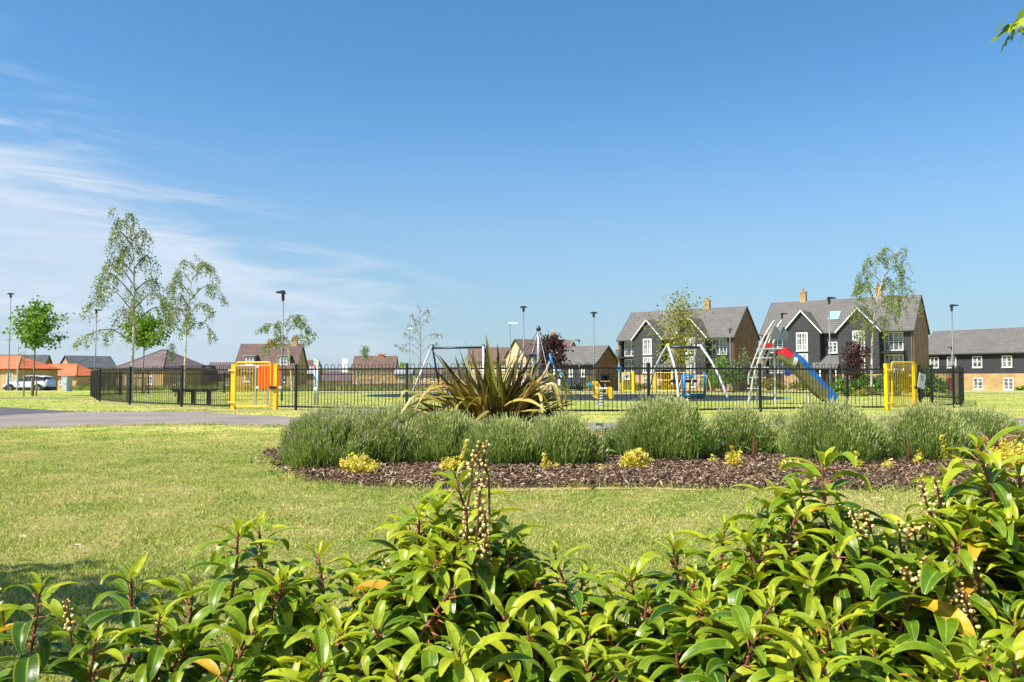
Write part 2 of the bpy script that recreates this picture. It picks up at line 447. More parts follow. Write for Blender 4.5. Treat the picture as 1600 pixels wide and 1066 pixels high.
class MB:
    def __init__(s): s.v, s.f, s.m = [], [], []
    def face(s, pts, mi=0):
        b = len(s.v); s.v += [tuple(p) for p in pts]; s.f.append(tuple(range(b, b + len(pts)))); s.m.append(mi)
    def box(s, x0, x1, y0, y1, z0, z1, mi=0, T=None):
        b = len(s.v)
        vs = [(x0, y0, z0), (x1, y0, z0), (x1, y1, z0), (x0, y1, z0), (x0, y0, z1), (x1, y0, z1), (x1, y1, z1), (x0, y1, z1)]
        if T is not None: vs = [tuple(T @ Vector(q)) for q in vs]
        s.v += vs
        for q in ((0, 3, 2, 1), (4, 5, 6, 7), (0, 1, 5, 4), (1, 2, 6, 5), (2, 3, 7, 6), (3, 0, 4, 7)):
            s.f.append(tuple(b + i for i in q)); s.m.append(mi)
        return s
    def prism(s, poly, vec, mi=0):
        """closed solid: polygon swept along vec"""
        b = len(s.v); n = len(poly); vec = Vector(vec)
        s.v += [tuple(Vector(p)) for p in poly] + [tuple(Vector(p) + vec) for p in poly]
        s.f.append(tuple(b + i for i in reversed(range(n)))); s.m.append(mi)
        s.f.append(tuple(b + n + i for i in range(n))); s.m.append(mi)
        for i in range(n):
            j = (i + 1) % n
            s.f.append((b + i, b + j, b + n + j, b + n + i)); s.m.append(mi)
        return s
    def tube(s, pts, rad, n=8, mi=0, cap=True):
        pts = [Vector(p) for p in pts]
        if not hasattr(rad, '__len__'): rad = [rad] * len(pts)
        b = len(s.v); prev = None
        for i, p in enumerate(pts):
            t = (pts[min(i + 1, len(pts) - 1)] - pts[max(i - 1, 0)])
            t = t.normalized() if t.length > 1e-9 else Vector((0, 0, 1))
            if prev is None:
                a = Vector((1, 0, 0)) if abs(t.x) < 0.8 else Vector((0, 1, 0))
            else: a = prev
            u = (a - t * a.dot(t)).normalized(); wv = t.cross(u); prev = u
            for k in range(n):
                an = 2 * math.pi * k / n
                s.v.append(tuple(p + (u * math.cos(an) + wv * math.sin(an)) * rad[i]))
        for i in range(len(pts) - 1):
            for k in range(n):
                k2 = (k + 1) % n
                s.f.append((b + i * n + k, b + i * n + k2, b + (i + 1) * n + k2, b + (i + 1) * n + k)); s.m.append(mi)
        if cap:
            s.f.append(tuple(b + k for k in reversed(range(n)))); s.m.append(mi)
            e = b + (len(pts) - 1) * n
            s.f.append(tuple(e + k for k in range(n))); s.m.append(mi)
        return s
    def ball(s, c, r, n=10, rings=6, mi=0, sz=1.0):
        pts, rad = [], []
        for i in range(rings + 1):
            a = math.pi * i / rings
            pts.append((c[0], c[1], c[2] - r * sz * math.cos(a))); rad.append(max(r * math.sin(a), r * 0.02))
        return s.tube(pts, rad, n, mi)
    def build(s, name, mats, parent=None, smooth=False, loc=None):
        me = bpy.data.meshes.new(name)
        me.from_pydata(s.v, [], s.f)
        if not isinstance(mats, (list, tuple)): mats = [mats]
        for q in mats: me.materials.append(q)
        if len(mats) > 1: me.polygons.foreach_set('material_index', s.m)
        if smooth: me.polygons.foreach_set('use_smooth', [True] * len(s.f))
        me.update()
        o = bpy.data.objects.new(name, me)
        link(o, parent)
        if loc is not None: o.location = loc
        return o


def npmesh(name, V, FC, mats, parent=None, attrs=None, smooth=False, mi=None, loc=None):
    """mesh from arrays; FC is (faces, k)"""
    me = bpy.data.meshes.new(name)
    V = np.asarray(V, np.float32); FC = np.asarray(FC, np.int32)
    k = FC.shape[1]
    me.vertices.add(len(V)); me.vertices.foreach_set('co', V.ravel())
    me.loops.add(FC.size); me.loops.foreach_set('vertex_index', FC.ravel())
    me.polygons.add(len(FC)); me.polygons.foreach_set('loop_start', np.arange(0, FC.size, k, dtype=np.int32))
    if not isinstance(mats, (list, tuple)): mats = [mats]
    for q in mats: me.materials.append(q)
    if mi is not None: me.polygons.foreach_set('material_index', np.asarray(mi, np.int32))
    if smooth: me.polygons.foreach_set('use_smooth', np.ones(len(FC), bool))
    me.update(calc_edges=True)
    for an, av in (attrs or {}).items():
        a = me.attributes.new(an, 'FLOAT', 'POINT'); a.data.foreach_set('value', np.asarray(av, np.float32))
    o = bpy.data.objects.new(name, me)
    link(o, parent)
    if loc is not None: o.location = loc
    return o


def norm(a):
    return a / np.maximum(np.linalg.norm(a, axis=-1, keepdims=True), 1e-9)


def leaf_quads(C, size, hang=0.0, flat=0.0, aspect=0.62, rv=None):
    """folded leaf (two triangles' worth of quad) at each centre -> V, F, rnd"""
    C = np.asarray(C, float); n = len(C)
    d = rng.normal(size=(n, 3)); d[:, 2] -= hang; d[:, 2] *= (1 - flat); d = norm(d)
    u = norm(np.cross(d, rng.normal(size=(n, 3))))
    nn = np.cross(d, u)
    s = (size * rng.uniform(0.65, 1.25, n))[:, None]
    V = np.stack([C - d * s * 0.5, C + u * s * aspect * 0.5 + nn * s * 0.10, C + d * s * 0.5, C - u * s * aspect * 0.5 + nn * s * 0.10], 1).reshape(-1, 3)
    Fc = np.arange(n * 4).reshape(n, 4)
    r = rng.uniform(0, 1, n) if rv is None else rv
    return V, Fc, np.repeat(r, 4)


def foliage(name, C, size, m, parent, **kw):
    C = np.asarray(C, float)
    V, Fc, r = leaf_quads(C, size, **kw)
    return npmesh(name, V, Fc, m, parent, {'rnd': r})


def blades(name, B, D, L, Wd, m, parent=None, bend=0.25, rv=None, taper=0.25):
    """thin two-segment blades: root points B, directions D, lengths L"""
    B = np.asarray(B, float); n = len(B)
    D = norm(np.asarray(D, float)); L = np.broadcast_to(L, (n,))[:, None]; Wd = np.broadcast_to(Wd, (n,))[:, None]
    side = norm(np.cross(D, rng.normal(size=(n, 3))))
    bd = norm(rng.normal(size=(n, 3)) * np.array([1, 1, 0.25]) + np.array([0, 0, -0.3])) * bend
    m1 = B + D * L * 0.55 + bd * L * 0.2
    t1 = B + D * L * 0.95 + bd * L
    V = np.stack([B - side * Wd / 2, B + side * Wd / 2, m1 + side * Wd * 0.42, m1 - side * Wd * 0.42, t1 + side * Wd * taper / 2, t1 - side * Wd * taper / 2], 1).reshape(-1, 3)
    b = (np.arange(n) * 6)[:, None]
    Fc = np.concatenate([b + np.array([[0, 1, 2, 3]]), b + np.array([[3, 2, 4, 5]])], 0)
    r = rng.uniform(0, 1, n) if rv is None else rv
    return npmesh(name, V, Fc, m, parent, {'rnd': np.repeat(r, 6)})


def strip_leaf(acc, base, d, L, wd, droop, fold, rv, ns=8, twist=0.0, profile=None, na=2, curl=0.0):
    """one real leaf: a curved, folded blade, appended to acc = (V, F, rnd, across)"""
    d = Vector(d).normalized()
    side = d.cross(Vector((0, 0, 1)))
    if side.length < 1e-3: side = Vector((1, 0, 0))
    side.normalize()
    if twist: side = Matrix.Rotation(twist, 3, d) @ side
    p = Vector(base); seg = L / ns
    b0 = len(acc[0]); cols = 2 * na + 1
    for i in range(ns + 1):
        t = i / ns
        wv = wd * (profile(t) if profile else max(0.04, math.sin(math.pi * min(1, t * 0.92 + 0.06)) ** 0.75))
        nrm = side.cross(d).normalized()
        for k in range(-na, na + 1):
            a = k / na
            q = p + side * (a * wv * 0.5) + nrm * (abs(a) ** 1.3 * wv * 0.5 * fold - curl * wv * (abs(a) ** 3) * 0.3)
            acc[0].append(tuple(q)); acc[2].append(rv); acc[3].append(abs(a))
        if i < ns:
            p = p + d * seg
            ax = side
            d = (Matrix.Rotation(-droop / ns * (0.5 + t), 3, ax) @ d).normalized()
    for i in range(ns):
        for k in range(cols - 1):
            a = b0 + i * cols + k
            acc[1].append((a, a + 1, a + cols + 1, a + cols))


def acc_build(acc, name, m, parent, smooth=True):
    return npmesh(name, acc[0], acc[1], m, parent, {'rnd': acc[2], 'across': acc[3]}, smooth=smooth)


def sheet(name, poly, z, m, parent=None, thick=0.0):
    """flat ground sheet from an outline, following the terrain"""
    mb = MB()
    mb.face([(p[0], p[1], z + zg(p[0], p[1])) for p in poly])
    return mb.build(name, m, parent)


def smooth_poly(pts, it=2):
    for _ in range(it):
        q = []
        for i in range(len(pts)):
            a, b = Vector(pts[i]), Vector(pts[(i + 1) % len(pts)])
            q += [a * 0.75 + b * 0.25, a * 0.25 + b * 0.75]
        pts = q
    return pts


def curve(pts, k=6):
    """Catmull-Rom through points"""
    pts = [Vector(p) for p in pts]; o = []
    for i in range(len(pts) - 1):
        a, b, c, d = pts[max(i - 1, 0)], pts[i], pts[i + 1], pts[min(i + 2, len(pts) - 1)]
        for j in range(k):
            t = j / k
            o.append(0.5 * ((2 * b) + (c - a) * t + (2 * a - 5 * b + 4 * c - d) * t * t + (3 * b - a - 3 * c + d) * t ** 3))
    o.append(pts[-1])
    return o

# ================================================================== SETTING
def build_ground():
    xs = np.array([-2500, -900, -300, -150, -90, -60] + list(np.arange(-45, 46, 3.0)) + [60, 90, 150, 300, 900, 2500])
    ys = np.array([-60, -20] + list(np.arange(-6, 58, 2.0)) + list(np.arange(58, 124, 3.0)) + [150, 250, 500, 1000, 2500, 5500])
    V, Fc = [], []
    for y in ys:
        for x in xs:
            V.append((x, y, zg(x, y)))
    nx = len(xs)
    for j in range(len(ys) - 1):
        for i in range(nx - 1):
            a = j * nx + i
            Fc.append((a, a + 1, a + nx + 1, a + nx))
    o = npmesh('ground', V, Fc, M['lawn'], smooth=True)
    tag(o, 'mown lawn of green turf worn to straw in places', 'lawn', kind='structure')


build_ground()


def gp(px, py):
    g = GP(px, py)
    return (g.x, g.y)


# footpath running behind the planting bed, with a spur to the left gate
path_poly = [(-26, 13.6), (-13, 13.75), gp(0, 671.0), gp(150, 666), gp(300, 663.5), gp(380, 664.5), gp(450, 667.5), (-1.0, 13.55), (3.2, 13.5), (7.5, 14.3), (11.5, 15.6), (16, 18.0), (22, 21.5),
             (22, 25.5), (17, 21.2), (12, 18.4), (7.5, 17.0), (3, 16.2), (-1.0, 16.2), gp(500, 655), gp(440, 651), gp(345, 647.0), gp(318, 645.6), gp(350, 643.6), gp(395, 642.4), gp(300, 643.0), gp(200, 644.5), gp(97, 644.2), (-17, 21.3), (-26, 21.6)]
tag(sheet('footpath', path_poly, 0.008, M['path']), 'pinkish grey tarmac footpath curving behind the planting bed', 'footpath', kind='structure')
tag(sheet('dry_verge', [gp(-80, 676.5), gp(0, 672.8), gp(150, 668.2), gp(300, 665.8), gp(380, 667), gp(445, 670), gp(452, 667.2), gp(380, 664.4), gp(300, 663.4), gp(150, 665.8), gp(0, 670.8), gp(-80, 674)], 0.004, M['straw']),
    'dry straw coloured strip along the near side of the footpath', 'verge', kind='structure')
side_road = [(-40, 21.45), (-19, 21.4), gp(0, 650), gp(60, 646.2), gp(118, 643.8), gp(96, 642.3), gp(30, 638.3), gp(0, 636.6), (-24, 26.5), (-40, 28)]
tag(sheet('side_path', side_road, 0.012, M['road']), 'dark tarmac path joining the footpath', 'path', kind='structure')
tag(sheet('far_path', [gp(-120, 623.4), gp(0, 623.4), gp(140, 622.2), gp(140, 620.9), gp(0, 622.0), gp(-120, 622.0)], 0.008, M['path']), 'thin far path across the grass', 'path', kind='structure')
rd = []
for px in range(-900, 500, 100): rd.append(XG(px, 80.0))
rd2 = []
for px in range(-900, 500, 100): rd2.append(XG(px, 87.0))
mbr = MB()
for i in range(len(rd) - 1):
    mbr.face([rd[i] + Vector((0, 0, .01)), rd[i + 1] + Vector((0, 0, .01)), rd2[i + 1] + Vector((0, 0, .01)), rd2[i] + Vector((0, 0, .01))])
tag(mbr.build('road', M['road']), 'estate road beyond the lawn', 'road', kind='structure')
tag(sheet('right_path', [(24, 41.5), (60, 44.5), (60, 45.9), (24, 42.8)], 0.008, M['kerb']), 'pale concrete path across the far right lawn', 'path', kind='structure')
tag(sheet('worn_strip', [(x, y) for x, y in ((-12, 49.5), (10, 50.0), (32, 46), (33, 48.6), (10, 52.4), (-12, 51.8))], 0.008, M['path']), 'pinkish path along the far side of the play area', 'path', kind='structure')


# low kerb on the right where the path comes out from behind the bed
mb = MB()
for i in range(9):
    a = Vector((9.6 + i * 0.42, 15.0 + i * 0.25, 0))
    T = Matrix.Translation(a) @ Matrix.Rotation(math.atan2(0.25, 0.42), 4, 'Z')
    mb.box(0, 0.44, 0, 0.10, -0.02, 0.11, 0, T)
tag(mb.build('kerb', M['kerb']), 'low concrete kerb by the path on the right', 'kerb', kind='structure')

# rubber play surfaces with a green edge
def ellipse(cx, cy, rx, ry, n=48, wob=0.0):
    return [(cx + rx * math.cos(2 * math.pi * i / n) * (1 + wob * math.sin(6 * math.pi * i / n)), cy + ry * math.sin(2 * math.pi * i / n)) for i in range(n)]


for (nm, cx, cy, rx, ry, lab) in (('swing_surface', -3.7, 42.0, 4.0, 5.0, 'black rubber safety surface with pale green rim under the swings'),
                                  ('play_surface', 6.3, 38.0, 6.4, 6.9, 'large black rubber play surface with pale green rim')):
    tag(sheet(nm + '_rim', ellipse(cx, cy, rx, ry, 48, 0.03), 0.006, M['rubber_green']), lab.replace('black rubber', 'green rim of the rubber'), 'play surface', kind='structure')
    tag(sheet(nm, ellipse(cx, cy, rx - 0.3, ry - 0.35, 48, 0.03), 0.012, M['rubber']), lab, 'play surface', kind='structure')
mb = MB()
arc = [(6.3 + 5.0 * math.cos(a), 38.0 + 4.6 * math.sin(a)) for a in np.linspace(math.pi * 1.02, math.pi * 1.9, 30)]
for i in range(29):
    (ax, ay), (bx, by) = arc[i], arc[i + 1]
    mb.face([(ax, ay, .017), (bx, by, .017), (bx, by + 0.22, .017), (ax, ay + 0.22, .017)])
tag(mb.build('surface_line', M['rubber_green']), 'thin green line curving across the black rubber', 'ground marking', kind='structure')


# ------------------------------------------------------------------ planting bed of bark mulch
BED = smooth_poly([(x, y, 0) for x, y in (gp(447, 738.5), gp(458, 745.5), gp(480, 752), gp(560, 760.5), gp(680, 765), gp(800, 763.5), gp(1000, 761), gp(1130, 766), gp(1300, 766), gp(1500, 765), (6.5, 6.6), (9.5, 7.2), (12, 9.5), (10, 11.9), (5, 12.2), (0, 11.9), (-2.6, 11.2), (-3.0, 9.6), gp(436, 731))], 1)
tag(sheet('planting_bed', [(p[0], p[1]) for p in BED], 0.006, M['soil']), 'planting bed of dark soil under bark mulch', 'planting bed', kind='structure')


def in_poly(X, Y, poly):
    ins = np.zeros(len(X), bool); n = len(poly)
    for i in range(n):
        x1, y1 = poly[i][0], poly[i][1]; x2, y2 = poly[(i + 1) % n][0], poly[(i + 1) % n][1]
        c = ((y1 > Y) != (y2 > Y)) & (X < (x2 - x1) * (Y - y1) / (y2 - y1 + 1e-12) + x1)
        ins ^= c
    return ins


def bark_chips():
    n = 78000
    X = rng.uniform(-3.4, 11.8, n); Y = 6.1 + 3.7 * rng.random(n) ** 1.3
    k = in_poly(X, Y, BED) | (in_poly(X + rng.normal(0, .10, n), Y + rng.normal(0, .14, n), BED) & (rng.random(n) < 0.6))
    X, Y = X[k], Y[k]; n = len(X)
    L = rng.uniform(0.014, 0.075, n) * rng.uniform(.5, 1, n); Wd = L * rng.uniform(0.13, 0.42, n)
    a = rng.uniform(0, 2 * np.pi, n); tl = rng.normal(0, 0.4, n); rl = rng.normal(0, 0.5, n)
    d = np.stack([np.cos(a) * np.cos(tl), np.sin(a) * np.cos(tl), np.sin(tl)], 1)
    s = norm(np.cross(d, np.array([0, 0, 1.0]))); up = np.cross(s, d)
    s = s * np.cos(rl)[:, None] + up * np.sin(rl)[:, None]
    C = np.stack([X, Y, 0.03 + rng.uniform(0, 0.03, n)], 1)
    up = np.cross(s, d) * 0.004
    q = lambda i, j, e: C + d * (L * i / 2)[:, None] + s * (Wd * j / 2)[:, None] + up * e
    V = np.stack([q(-1, -1, 0), q(1, -.6, 0), q(.8, 1, 0), q(-.9, .7, 0), q(-1, -1, 1), q(1, -.6, 1), q(.8, 1, 1), q(-.9, .7, 1)], 1).reshape(-1, 3)
    b = (np.arange(n) * 8)[:, None]
    Fc = np.concatenate([b + np.array([p]) for p in ((0, 3, 2, 1), (4, 5, 6, 7), (0, 1, 5, 4), (1, 2, 6, 5), (2, 3, 7, 6), (3, 0, 4, 7))], 0)
    o = npmesh('bark_mulch', V, Fc, M['chip'], attrs={'rnd': np.repeat(rng.random(n), 8)})
    tag(o, 'brown bark chips scattered over the planting bed', 'bark mulch', kind='stuff')


bark_chips()
worn = [gp(120, 627.5), gp(204, 634), gp(290, 639), gp(362, 642.6), gp(440, 643.4), gp(520, 646), gp(520, 644.6), gp(440, 641.0), gp(400, 639.8), gp(362, 640.2), gp(290, 636.6), gp(204, 631.6), gp(140, 625.6)]
tag(sheet('worn_ground', worn, 0.004, M['straw']), 'dry worn strip of ground along the foot of the railings and gate', 'bare ground', kind='structure')
# trodden straw margin between bed and lawn
tag(sheet('bed_margin', [gp(700, 768.5), gp(800, 768), gp(1000, 764.5), gp(1120, 768.5), gp(1120, 764), gp(1000, 759), gp(800, 761), gp(700, 763)], 0.004, M['straw']), 'dry bare margin between mulch and lawn', 'bare margin', kind='structure')


def lawn_blades():
    n = 860000
    Y = 1.5 * (13.6 / 1.5) ** rng.random(n)
    Y = np.where(rng.random(n) < 0.35, rng.uniform(1.5, 13.8, n), Y)
    X = rng.uniform(-0.84, 0.84, n) * Y + rng.normal(0, .5, n)
    bare = in_poly(X, Y, BED) & (rng.random(n) < 0.985)
    k = ~bare
    X, Y = X[k], Y[k]; n = len(X)
    # thin out worn places, tufts elsewhere
    tuft = np.sin(X * 5.1 + np.sin(Y * 3.7)) * np.sin(Y * 4.3 + np.sin(X * 2.9))
    k = rng.random(n) < 0.72 + 0.28 * tuft
    X, Y, tuft = X[k], Y[k], tuft[k]; n = len(X)
    B = np.stack([X, Y, np.zeros(n)], 1)
    D = rng.normal(size=(n, 3)) * 0.62; D[:, 2] = np.abs(D[:, 2]) * 0.4 + 0.62; D = norm(D)
    L = rng.uniform(0.012, 0.034, n) * (1 + 0.45 * tuft); Wd = rng.uniform(0.0024, 0.0050, n) * (1 + Y * 0.11)
    s = norm(np.cross(D, rng.normal(size=(n, 3))))
    T = B + D * L[:, None]; T[:, 2] *= 0.9
    V = np.stack([B - s * Wd[:, None] / 2, B + s * Wd[:, None] / 2, T], 1).reshape(-1, 3)
    o = npmesh('lawn_grass', V, np.arange(n * 3).reshape(n, 3), M['blade'], attrs={'rnd': np.repeat(np.clip(rng.beta(0.8, 0.9, n), 0, 1), 3)})
    tag(o, 'short mown grass, green with straw coloured patches', 'grass', kind='stuff')
    # longer, coarser turf farther away: by the path, along the railings and inside the play area
    n = 130000
    Y = rng.uniform(14, 50, n); X = rng.uniform(-0.75, 0.75, n) * Y
    k = ~in_poly(X, Y, path_poly) & ~in_poly(X, Y, side_road)
    for (cx, cy, rx, ry) in ((-3.7, 42, 4.0, 5.0), (6.3, 38, 6.4, 6.9)): k &= ((X - cx) / rx) ** 2 + ((Y - cy) / ry) ** 2 > 1
    X, Y = X[k], Y[k]; n = len(X)
    D = rng.normal(size=(n, 3)) * 0.5; D[:, 2] = 1
    blades('far_grass', np.stack([X, Y, np.zeros(n)], 1), D, rng.uniform(0.02, 0.05, n), rng.uniform(0.006, 0.013, n) * (0.6 + Y / 40), M['blade'], bend=0.3)
    tag(bpy.data.objects['far_grass'], 'mown grass of the play area and verges', 'grass', kind='stuff')


lawn_blades()


def edge_tufts():
    B = []
    def along(pts, n, sp):
        pts = [Vector((p[0], p[1], 0)) for p in pts]
        ls = [(pts[i + 1] - pts[i]).length for i in range(len(pts) - 1)]; tot = sum(ls)
        for i in range(n):
            d = rng.random() * tot; j = 0
            while j < len(ls) - 1 and d > ls[j]: d -= ls[j]; j += 1
            if math.sin(j * 3.1 + d * 5) + rng.normal() * .6 < -.2: continue
            p = pts[j].lerp(pts[j + 1], min(1, d / ls[j])); B.append((p.x + rng.normal() * sp, p.y + rng.normal() * sp, 0))
    along([p for p in BED if p[1] < 9.6 and p[0] < 7], 5200, .05)
    along([gp(0, 672), gp(150, 667), gp(300, 664.5), gp(380, 665.5), gp(450, 668.5)], 2600, .05)
    along([gp(97, 643.8), gp(200, 644), gp(300, 642.6), gp(350, 643.4)], 1500, .05)
    B = np.array(B); n = len(B); D = rng.normal(size=(n, 3)) * .45; D[:, 2] = 1
    o = blades('edge_grass', B, D, rng.uniform(.03, .085, n), rng.uniform(.003, .006, n) * (1 + B[:, 1] * .06), M['blade'], bend=.35)
    tag(o, 'longer untrimmed grass along the edges of bed and path', 'grass', kind='stuff')


edge_tufts()


# ================================================================== BUILDINGS
class House:
    """local frame: x along the front, y into the house, z up (world height)"""
    def __init__(s, name, label, cat, p, d, group=None):
        s.o = (p[0], p[1]); a = math.atan2(d[1], d[0]); s.dir = Vector((math.cos(a), math.sin(a), 0)); s.nin = Vector((-math.sin(a), math.cos(a), 0))
        s.root = empty(name, (p[0], p[1], 0), label, cat, group, a)
    def s_at(s, px, y0=0.0):
        u = (px - 800) / F
        ox = s.o[0] + s.nin.x * y0; oy = s.o[1] + s.nin.y * y0
        return (u * oy - ox) / (s.dir.x - u * s.dir.y)
    def sx(s, side, L=0.0, W=0.0):
        """side frame: (along, outward, z) -> local"""
        if side == 'front': return lambda a, b, z: (a, -b, z)
        if side == 'left': return lambda a, b, z: (-b, a, z)
        if side == 'right': return lambda a, b, z: (L + b, a, z)
    def part(s, mb, name, m, parent=None): return mb.build(name, m, parent or s.root)
    def obox(s, mb, fn, a0, a1, b0, b1, z0, z1, mi=0):
        p, q = fn(a0, b0, z0), fn(a1, b1, z1)
        mb.box(min(p[0], q[0]), max(p[0], q[0]), min(p[1], q[1]), max(p[1], q[1]), p[2], q[2], mi)
    def window(s, a, z, wd, h, nv=2, nh=2, off=0.0, side='front', L=0.0, name='window', sill=True, frame=0.09):
        fn = s.sx(side, L); mb = MB(); x0, x1, z0, z1 = a - wd / 2, a + wd / 2, z - h / 2, z + h / 2
        t = frame
        for q in ((x0, x0 + t, z0, z1), (x1 - t, x1, z0, z1), (x0 + t, x1 - t, z0, z0 + t), (x0 + t, x1 - t, z1 - t, z1)):
            s.obox(mb, fn, q[0], q[1], off - 0.03, off + 0.06, q[2], q[3])
        for i in range(1, nv):
            c = x0 + wd * i / nv; tt = t * 0.75 if (nv <= 2 or i % 2 == 0) else t * 0.45
            s.obox(mb, fn, c - tt / 2, c + tt / 2, off - 0.03, off + 0.052, z0 + t, z1 - t)
        for i in range(1, nh):
            c = z0 + h * i / nh
            s.obox(mb, fn, x0 + t, x1 - t, off - 0.03, off + 0.046, c - t * 0.22, c + t * 0.22)
        if sill: s.obox(mb, fn, x0 - 0.06, x1 + 0.06, off - 0.02, off + 0.12, z0 - 0.08, z0 - 0.002)
        w_ = s.part(mb, name, M['white'])
        g = MB(); s.obox(g, fn, x0 + 0.02, x1 - 0.02, off - 0.025, off + 0.022, z0 + 0.02, z1 - 0.02)
        s.part(g, 'pane', M['glass'], w_)
        return w_
    def door(s, a, z0, wd, h, m, off=0.0, side='front', L=0.0):
        fn = s.sx(side, L); mb = MB()
        s.obox(mb, fn, a - wd / 2, a + wd / 2, off - 0.02, off + 0.05, z0, z0 + h)
        d = s.part(mb, 'door', m)
        hb = MB(); s.obox(hb, fn, a + wd * 0.32, a + wd * 0.40, off + 0.05, off + 0.10, z0 + h * 0.47, z0 + h * 0.52); s.part(hb, 'handle', M['galv'], d)
        return d
    def chimney(s, x, y, zb, zt, wd, m=None, pots=2, roof=None):
        mb = MB(); mb.box(x - wd / 2, x + wd / 2, y - wd * .4, y + wd * .4, zb, zt, 0); mb.box(x - wd * .58, x + wd * .58, y - wd * .48, y + wd * .48, zt, zt + 0.12, 0)
        c = s.part(mb, 'chimney', m or M['brick'], roof)
        pb = MB()
        for i in range(pots):
            xx = x + (i - (pots - 1) / 2) * wd * 0.45
            pb.tube([(xx, y, zt + 0.12), (xx, y, zt + 0.55)], [0.14, 0.11], 8)
        s.part(pb, 'chimney_pot', M['chimney_clay'], roof)
    def gable_roof(s, L, W, ze, zr, m, oh=0.3, og=0.2, th=0.16, white=None, name='roof', x0=0.0, y0=0.0):
        """ridge along x"""
        k = (zr - ze) / (W / 2); mb = MB(); boards = (MB(), MB())
        for sg in (0, 1):
            ye = -oh if sg == 0 else W + oh
            zee = ze - k * oh
            ex = [(x0 - og, y0 + ye, zee), (x0 - og, y0 + W / 2, zr), (x0 - og, y0 + W / 2, zr + th), (x0 - og, y0 + ye, zee + th)]
            if sg: ex = ex[::-1]
            mb.prism(ex, (L + 2 * og, 0, 0))
            for bi, xx in enumerate((x0 - og - 0.05, x0 + L + og)):
                b = boards[bi]
                e2 = [(xx, p[1], p[2] - 0.06 if i in ((0, 1) if not sg else (2, 3)) else p[2] + 0.02) for i, p in enumerate(ex)]
                b.prism(e2, (0.05, 0, 0))
        r = s.part(mb, name, m)
        for b in boards: s.part(b, 'bargeboard', white or M['lamp_dark'], r)
        for ye in (-oh - 0.10, W + oh):
            g = MB(); g.box(x0 - og + 0.01, x0 + L + og - 0.01, y0 + ye, y0 + ye + 0.10, ze - k * oh - 0.03, ze - k * oh + 0.09); s.part(g, 'gutter', M['lamp_dark'], r)
        return r
    def gable_wall(s, mb, x0, x1, W, z0, ze, zr, mi_side=0, mi_front=0, zs=None, mi_low=None):
        """walls as butting solids: front/back slabs and two gable ends"""
        t = 0.25
        zz = [(z0, ze - 0.02, mi_front)] if zs is None else [(z0, zs, mi_low), (zs, ze - 0.02, mi_front)]
        for (a, b, mi) in zz:
            mb.box(x0 + t, x1 - t, 0, t, a, b, mi); mb.box(x0 + t, x1 - t, W - t, W, a, b, mi)
        for xx in (x0, x1 - t):
            mb.prism([(xx, 0, z0), (xx, W, z0), (xx, W, ze - 0.03), (xx, W / 2, zr - 0.05), (xx, 0, ze - 0.03)], (t, 0, 0), mi_side)


def downpipe(H, x, z0, z1, y=-0.08):
    mb = MB(); mb.tube([(x, y, z0), (x, y, z1)], 0.05, 6); H.part(mb, 'downpipe', M['lamp_dark'])


